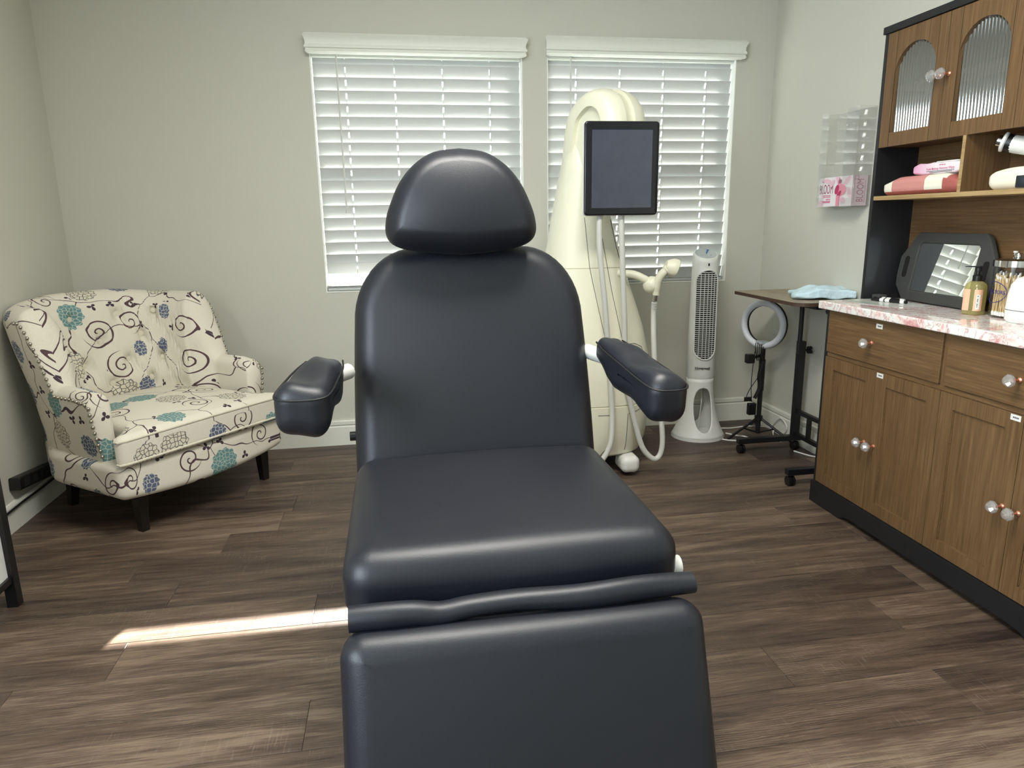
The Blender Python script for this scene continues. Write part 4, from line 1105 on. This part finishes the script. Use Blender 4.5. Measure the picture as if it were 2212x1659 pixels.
# white facial steamer/device
dv = thing('facial_device', 'white handheld facial device with round lens in dock on hutch shelf', 'device', (1.950, 1.970, 1.2420))
def dock(p):
    q = Vector(p); f = (p.y+.10)/.20
    if p.z > .03: q.z = .03+(p.z-.03)*(.35+.65*math.sin(PI*max(0, min(1, .08+f*.84)))**.6)
    return q
MB().rbox((0,0,.034), (.055,.105,.034), .026, 14, dock).build('dock', 'cream', dv)
MB().rbox((-.054,-.055,.022), (.004,.042,.018), .003, 4).build('dock_window', 'dark_window', dv)
hv = MB().tube(catmull([(.01,-.075,.055),(.008,-.080,.090),(0,-.055,.112),(-.018,-.005,.126),(-.036,.040,.138)], 6), [.030]*8+[.029]*8+[.027]*9, 18).build('handpiece', 'white_plastic', dv)
ax = Vector((-.62,.72,.30)).normalized()
def discs(lst, name, mat, par):
    u = ax.cross(Vector((0,0,1))).normalized(); v = ax.cross(u); rings = []
    for rr, hh in lst:
        c = Vector((-.036,.040,.138))+ax*hh; rings.append([c+rr*(math.cos(2*PI*k/22)*u+math.sin(2*PI*k/22)*v) for k in range(22)])
    return MB().loft(rings).build(name, mat, par)
discs([(.0275,-.004),(.0275,.016)], 'dark_collar', 'plastic_black', hv); discs([(.026,.016),(.030,.020),(.030,.026),(.022,.029)], 'white_collar', 'white_plastic', hv)
discs([(.018,.028),(.018,.040),(.013,.041)], 'lens_barrel', 'chrome', hv); discs([(.0135,.0395),(.0135,.0415)], 'lens', 'lens', hv)

# ---- things on the counter
CT = .8412
mi = thing('hand_mirror', 'black foam framed mirror with slot handles leaning against the hutch back', 'mirror', (1.974, 2.315, CT+.002), 0); mi.scale = (1, 1.12, 1)
mt = math.radians(9)
def mo(w, h, c1, c2): return [(w/2, c2), (w/2, h-c1), (w/2-c2, h), (-w/2+c2, h), (-w/2, h-c1), (-w/2, c2*.7), (-w/2+c1*.55, 0), (w/2-c1*.55, 0)]
# frame built as ring pieces so the glass sits recessed
W_, H_ = .44, .262; fo = [(.165,0),(.215,.055),(.222,.095),(.222,.150),(.165,.250),(.150,.262),(-.150,.262),(-.165,.250),(-.222,.165),(-.222,.095),(-.215,.055),(-.165,0)]
gw_, g0, g1 = .138, .040, .222
inner = []
for (x, z) in fo: inner.append((max(-gw_, min(gw_, x*.8)), max(g0, min(g1, g0+(g1-g0)*z/.262))))
inner = [(.138,.040),(.138,.075),(.138,.10),(.138,.15),(.138,.21),(.128,.222),(-.128,.222),(-.138,.21),(-.138,.16),(-.138,.10),(-.138,.075),(-.138,.040)]
n = len(fo); t0, t1 = -.012, .010
vs = [(x, t0, z) for x, z in fo]+[(x, t0, z) for x, z in inner]+[(x, t1, z) for x, z in fo]+[(x, t1, z) for x, z in inner]; fs = []
for k in range(n):
    k2 = (k+1) % n
    fs += [(k, k2, n+k2, n+k), (2*n+k2, 2*n+k, 3*n+k, 3*n+k2), (k2, k, 2*n+k, 2*n+k2), (n+k, n+k2, 3*n+k2, 3*n+k)]
rotm = (-mt, 0, math.radians(-93.5))
fr = MB().add(vs, fs).build('foam_frame', 'foam', mi, False, rot=rotm); bevel(fr, .006, 3)
MB().box(-.139,.139,.002,.008,.039,.223).build('backing', 'foam', mi, False, rot=rotm)
MB().prism(rrect(.272,.180,.010,5,0,.131), -.006, .001, 'xz').build('mirror_glass', 'mirror', mi, False, rot=rotm)
for sx in (-1, 1):
    MB().slab([(x, z) for x, z in rrect(.022,.082,.010,5,sx*.181,.128)], .003, .001).build('handle_slot', 'gap', mi, loc=(0,0,0), rot=rotm).location = (-.0125, 0, .002)
# laminated sheet and markers
sh = MB().box(-.085,.085,-.125,.125,0,.0012).build('laminated_sheet', 'paper', None, False, loc=(1.845, 2.445, CT+.0003), rot=(0,0,math.radians(8)))
tag(sh, 'laminated white sheet with green and black lines under the markers', 'sheet')
for x, wd_, mm in ((-.055,.006,'green_print'),(-.076,.004,'ink_black')): MB().box(x,x+wd_,-.05,.12,.0012,.0015).build('printed_line', mm, sh, False)
def marker(label, loc, rz, z):
    t = thing('dry_erase_marker', label, 'marker', (loc[0], loc[1], z), rz, 'markers on the counter')
    MB().tube([(-.062,0,0),(.036,0,0)], .0068, 12).build('barrel', 'plastic_black', t)
    MB().tube([(-.046,0,0),(-.006,0,0)], .0071, 12).build('print_band', 'sticker', t)
    MB().tube([(-.030,0,0),(-.024,0,0)], .00725, 12).build('print_mark', 'ink', t)
    MB().tube([(.036,0,0),(.052,0,0)], .0078, 12).build('white_collar', 'white_plastic', t)
    MB().tube([(.052,0,0),(.060,0,0)], .0062, 12).build('end_plug', 'plastic_black', t)
    MB().tube([(-.062,0,0),(-.082,0,0)], .0055, 12).build('tail', 'plastic_black', t)
marker('black marker with white collar lying behind the other marker', (1.895, 2.445), math.radians(-78), CT+.0095)
marker('black marker with white print lying in front of the other', (1.872, 2.420), math.radians(-70), CT+.0085)
er = MB().rbox((0,0,.011), (.018,.022,.0105), .004, 4).build('eraser', 'foam', None, loc=(1.895, 2.522, CT+.0015)); tag(er, 'small black square eraser beside the markers', 'eraser')
# soap bottle
sb = thing('soap_bottle', 'clear pump soap bottle with peach labels and white barcode sticker', 'soap bottle', (1.908, 2.068, CT+.0005), math.radians(18)); sb.scale = (.9, .9, .9)
def sq(hx, hy, z, e=3.4): return sup(0, 0, hx, hy, z, e, 32)
MB().loft([sq(.029,.029,0), sq(.032,.032,.004), sq(.032,.032,.100), sq(.028,.028,.113), sq(.018,.018,.121), sq(.013,.013,.124,2)]).build('bottle', 'soap', sb, angle=50)
MB().lathe([(.014,.122),(.0155,.123),(.0155,.143),(.010,.146),(.0075,.147),(.0075,.158),(.0115,.159),(.0115,.171),(.006,.174),(.004,.175)], seg=20).build('pump', 'plastic_black', sb, angle=40)
MB().loft([[(x, y, z) for x, y, z in ((-.010,-.010,.173),(.010,-.010,.173),(.010,.042,.173),(-.010,.042,.173))], [(-.008,-.008,.178),(.008,-.008,.178),(.006,.046,.175),(-.006,.046,.175)]]).build('nozzle', 'plastic_black', sb)
def wrap(a0, a1, z0, z1, mat, name, off=.0008, par=None):
    vs = []; N = 14
    for k in range(N+1):
        a = math.radians(a0+(a1-a0)*k/N); c, s = math.cos(a), math.sin(a); r = (.032+off)
        x, y = r*math.copysign(abs(c)**(2/3.4), c), r*math.copysign(abs(s)**(2/3.4), s); vs += [(x, y, z0), (x, y, z1)]
    return MB().add(vs, [(2*k, 2*k+2, 2*k+3, 2*k+1) for k in range(N)]).build(name, mat, par or sb)
l1 = wrap(195, 262, .016, .094, 'peach', 'label'); l2 = wrap(128, 180, .016, .094, 'peach', 'label'); st = wrap(212, 244, .022, .076, 'sticker', 'barcode_sticker', .0014)
for k in range(9):
    if k % 4 != 3: wrap(218, 226, .030+.0048*k, .030+.0048*k+.0022+.0006*(k % 3), 'ink_black', 'barcode_bar', .0018, st)
# cotton swab jar
jr = thing('swab_jar', 'clear jar of wooden cotton swabs with chrome lid and navy oval print', 'jar', (1.962, 1.975, CT+.0005))
JR, JH = .062, .160
MB().lathe([(JR-.004,0),(JR,.004),(JR,JH),(JR-.003,JH+.004)], seg=40).build('jar_glass', 'jar_glass', jr, angle=40)
lid = MB().lathe([(JR+.002,JH+.001),(JR+.005,JH+.003),(JR+.005,JH+.022),(JR-.002,JH+.027),(.01,JH+.028)], seg=40).build('lid', 'chrome', jr, angle=40)
MB().lathe([(.012,JH+.028),(.014,JH+.036),(.010,JH+.044),(.002,JH+.046)], (0,0,0), 14).build('lid_knob', 'chrome', lid)
rnd = random.Random(3); m = MB(); mc_ = MB()
for k in range(250):
    a = rnd.random()*2*PI; r = (JR-.010)*math.sqrt(rnd.uniform(.62, 1)); x, y = r*math.cos(a), r*math.sin(a); lean = rnd.uniform(-.028, .028); a2 = a+PI/2
    p = Vector((x, y, .012)); q = Vector((x+lean*math.cos(a2), y+lean*math.sin(a2), .012+rnd.uniform(.108,.128)))
    rr = math.hypot(q.x, q.y)
    if rr > JR-.006: q.x *= (JR-.006)/rr; q.y *= (JR-.006)/rr
    m.tube([p, q], .0015, 5); d = (q-p).normalized()
    mc_.tube([p-d*.006, p+d*.001, p+d*.008], [.0018,.0030,.0014], 6)
    if k % 5 == 0: mc_.tube([q-d*.008, q, q+d*.006], [.0014,.0030,.0016], 6)
o = m.build('swab_sticks', 'swab', jr); o['kind'] = 'stuff'; o = mc_.build('cotton_tips', 'cotton', jr); o['kind'] = 'stuff'
# oval print and word wrapped on the glass, facing the room
fa = math.radians(163)
def jarp(u, z, off=.0006): a = fa+u/JR; return ((JR+off)*math.cos(a), (JR+off)*math.sin(a), z)
MB().tube([jarp(.050*math.cos(2*PI*k/48), .082+.034*math.sin(2*PI*k/48)) for k in range(48)], .0011, 6, close=True).build('oval_print', 'navy', jr)
cu = bpy.data.curves.new('w', 'FONT'); cu.body = 'APPLICATORS'; cu.size = .0165; cu.align_x = 'CENTER'; cu.align_y = 'CENTER'; cu.offset = .0003
to = bpy.data.objects.new('tmp', cu); COL.objects.link(to); bpy.context.view_layer.update()
me = bpy.data.meshes.new_from_object(to.evaluated_get(bpy.context.evaluated_depsgraph_get())); bpy.data.objects.remove(to)
for v in me.vertices: v.co = jarp(v.co.x*.88, .082+v.co.y, .0009)
me.materials.clear(); me.materials.append(MAT['navy']); o = bpy.data.objects.new('jar_lettering', me); COL.objects.link(o); o.parent = jr
# white bottle with rounded top and a small pump bottle behind the jar
wb = thing('white_dispenser', 'white rounded plastic dispenser at the counter front beside the swab jar', 'dispenser', (1.905, 1.862, CT+.0005))
MB().loft([sup(0,0,.040,.046,0,3), sup(0,0,.046,.052,.008,3), sup(0,0,.047,.053,.036,3), sup(0,0,.0455,.0515,.038,3), sup(0,0,.047,.053,.040,3), sup(0,0,.045,.051,.085,3), sup(0,0,.040,.046,.115,3), sup(0,0,.030,.036,.134,2.6), sup(0,0,.012,.016,.142,2.2)]).build('dispenser_body', 'white_plastic', wb, angle=35)
MB().tube([(x, y, .038) for x, y, z in sup(0,0,.0462,.0522,0,3)], .0008, 5, close=True).build('seam_line', 'ink', wb)
pb = thing('pump_bottle', 'small white pump bottle standing behind the swab jar lid', 'bottle', (2.012, 2.13-.055, CT+.0005))
pb.location = (2.0225, 2.050, CT+.0005)
MB().lathe([(.010,0),(.0105,.003),(.0105,.130),(.006,.138),(.006,.150)], seg=16).build('bottle_body', 'white_plastic', pb)
MB().lathe([(.007,.150),(.007,.176),(.004,.180),(.004,.200),(.007,.202),(.007,.207)], seg=14).build('pump_head', 'white_plastic', pb)
# ------------------------------------------------------------------ acrylic brochure holder with boxed kit
bh = thing('acrylic_holder', 'clear acrylic wall holder fixed to right wall beside the hutch', 'holder', (XR-.0005, 3.0, 1.208))
HXf = -.082; ya, yb = -.135, .135; zt = .415
def ac_box(x0, x1, y0, y1, z0, z1, name): return MB().box(x0, x1, y0, y1, z0, z1).build(name, 'acrylic', bh, False)
ac_box(-.004, 0, ya, yb, 0, zt, 'back_sheet'); ac_box(HXf, -.0045, ya, ya+.003, .0035, zt, 'side_sheet'); ac_box(HXf, -.0045, yb-.003, yb, .0035, zt, 'side_sheet')
ac_box(HXf, -.0045, ya, yb, 0, .003, 'bottom_sheet')
ac_box(HXf-.0035, HXf-.0005, yb-.055, yb, 0, zt, 'front_strip'); ac_box(HXf-.0035, HXf-.0005, ya, ya+.085, 0, zt, 'front_strip')
for y, z in ((-.06,.36),(.06,.36)): MB().lathe([(.001,-.0075),(.004,-.007),(.005,-.0045)], (0,y,z), 10, 'x').build('screw', 'chrome', bh)
kit = thing('boxed_kit', 'white and pink cardboard box lettered BLOOM inside the acrylic holder', 'box', (XR-.0445, 3.0, 1.2125))
bx_ = MB().box(-.036,.036,-.122,.122,0,.128).build('carton', 'box_white', kit, False)
MB().box(-.0362,.0362,-.1225,-.122,0,.128).build('carton_side', 'box_side', bx_, False)
fx = -.0365
text('lettering', 'BLOOM', .060, 'box_text', bx_, frame((fx,.066,.074), (0,-1,0), (-1,0,0)), .0002, sx=.50)
text('side_lettering', 'BLOOM', .046, 'box_text', bx_, frame((.004,-.1228,.064), (0,0,1), (0,-1,0)), .0002, sx=.62)
def petals(lst, mat, name):
    for y, z, a, b, th in lst:
        m = MB()
        P = [(y+a*math.cos(t)*math.cos(th)-b*math.sin(t)*math.sin(th), z+a*math.cos(t)*math.sin(th)+b*math.sin(t)*math.cos(th)) for t in [2*PI*k/20 for k in range(20)]]
        P = [(max(-.121, min(.121, p)), max(.001, min(.127, q))) for p, q in P]; m.prism(P, petals.x-.0002, petals.x, 'yz'); petals.x -= .0003
        m.build(name, mat, bx_, False)
petals.x = fx-.0001
petals([(-.02,.112,.030,.013,1.0),(-.085,.108,.028,.012,-.6),(-.055,.030,.030,.014,.5),(-.105,.055,.022,.012,1.2),(.10,.012,.02,.012,0),(.02,.10,.022,.010,2.4),(.06,.112,.03,.009,.1)], 'pale_pink', 'petal_print')
petals([(-.045,.070,.038,.026,0)], 'rose_print', 'flower_print'); petals([(-.018,.072,.014,.022,.4),(-.036,.052,.020,.010,-.7)], 'magenta', 'flower_dark_print')  # darker magenta is part of the printed flower
m = MB()
for y, z0, z1 in ((-.028,.094,.112),(-.034,.098,.124),(-.040,.096,.116),(-.046,.100,.114)): m.box(fx-.004, fx-.0035, y-.002, y+.001, z0, z1)
m.build('wand_print', 'box_text', bx_, False)
m = MB().box(fx-.004, fx-.0035, -.040, -.018, .001, .046); m.build('tube_print', 'rose_print', bx_, False)
m = MB()
for z, a, b, h in ((.110,.052,.104,.006),(.048,.030,.104,.004),(.040,.030,.104,.003),(.031,.030,.065,.005),(.020,.030,.110,.010),(.062-.018,.032,.10,.0015)):
    n_ = int((b-a)/.007)
    for k in range(n_): m.box(fx-.0004, fx, a+.007*k, a+.007*k+.0055, z-h/2, z+h/2)
m.build('small_print', 'pink_ink', bx_, False)
m = MB()
for k in range(8): m.box(-.0265+.0, -.0255, -.1230, -.1225, .012+.013*k, .012+.013*k+.010)
m.box(.024,.0255,-.1230,-.1225,.012,.108); m.build('side_print', 'box_text', bx_, False)
m = MB(); 
for a, b, c, d in ((-.026,-.008,.112,.1135),(-.026,-.008,.1245,.126),(-.026,-.0245,.112,.126),(-.0095,-.008,.112,.126)): m.box(a, b, -.1230, -.1225, c, d)
m.build('side_frame', 'box_text', bx_, False)

# ------------------------------------------------------------------ cords, power strip, left console
def cord(name, label, pts, r, mat, cat='cord'):
    return tag(MB().tube(catmull(pts, 8), r, 8).build(name, mat), label, cat)
cord('loose_cable', 'white cord winding across the floor behind the tower fan', [(1.76,3.60,.004),(1.79,3.595,.004),(1.84,3.585,.004),(1.95,3.60,.004),(2.02,3.58,.004),(2.034,3.50,.02)], .0038, 'cord_white')
cord('loose_cable', 'white cord looping on the floor beside the tripod foot', [(1.77,3.50,.004),(1.80,3.455,.004),(1.845,3.415,.004),(1.84,3.36,.004),(1.79,3.352,.004),(1.73,3.375,.004),(1.70,3.40,.004)], .0042, 'cord_white')
cord('loose_cable', 'white cord coil hanging against the right baseboard behind the tripod', [(2.036,3.50,.004),(2.036,3.46,.06),(2.036,3.40,.10),(2.036,3.34,.07),(2.036,3.37,.02),(2.036,3.46,.016),(2.0,3.40,.004),(1.985,3.30,.004)], .0036, 'cord_white')
cord('loose_cable', 'white cord end lying on floor behind the rolling table wheel', [(1.965,3.14,.004),(2.0,3.06,.004),(2.03,3.02,.004),(2.036,2.94,.004)], .0036, 'cord_white')
ps = thing('power_strip', 'black power strip on the left wall near the armchair', 'power strip', (XL+.0225, 3.115, .158))
s_ = MB().rbox((0,0,0), (.022,.205,.026), .006, 6).build('strip_body', 'plastic_black', ps, rot=(-math.radians(7), 0, 0))
MB().sphere((.022,.165,.003), .0035, 8, 6).build('indicator', 'led', s_)
for k in range(5): MB().rbox((.0215,-.15+.065*k,0), (.0015,.02,.017), .001, 2).build('outlet', 'grille_dark', s_)
MB().tube(catmull([(x-XL-.0225, y-3.115, z-.158) for x, y, z in [(XL+.022,3.30,.165),(XL+.035,3.34,.13),(XL+.030,3.27,.105),(XL+.024,3.12,.095),(XL+.024,2.95,.097),(XL+.024,2.75,.092)]], 8), .0045, 8).build('cord', 'plastic_black', ps)
cb = thing('console_shelf', 'black framed console with white side panel at the left edge', 'console', (-1.531, 1.9, 0))
for x in (.018, .285):
    for y in (-.40, .363): MB().box(x-.016, x+.016, y-.016, y+.016, 0, .74).build('post', 'metal_black', cb, False)
for x in (.018, .285):
    for z in (.085, .72): MB().box(x-.012, x+.012, -.384, .347, z, z+.02).build('side_rail', 'metal_black', cb, False)
for y in (-.40, .363):
    for z in (.085, .72): MB().box(.034, .269, y-.012, y+.012, z, z+.02).build('end_rail', 'metal_black', cb, False)
MB().box(.279, .287, -.384, .347, .105, .72).build('front_panel', 'white_plastic', cb, False)
MB().box(.034, .269, .357, .365, .105, .72).build('end_panel', 'white_plastic', cb, False)
MB().box(.0, .305, -.42, .383, .74, .758).build('console_top', 'white_plastic', cb, False)
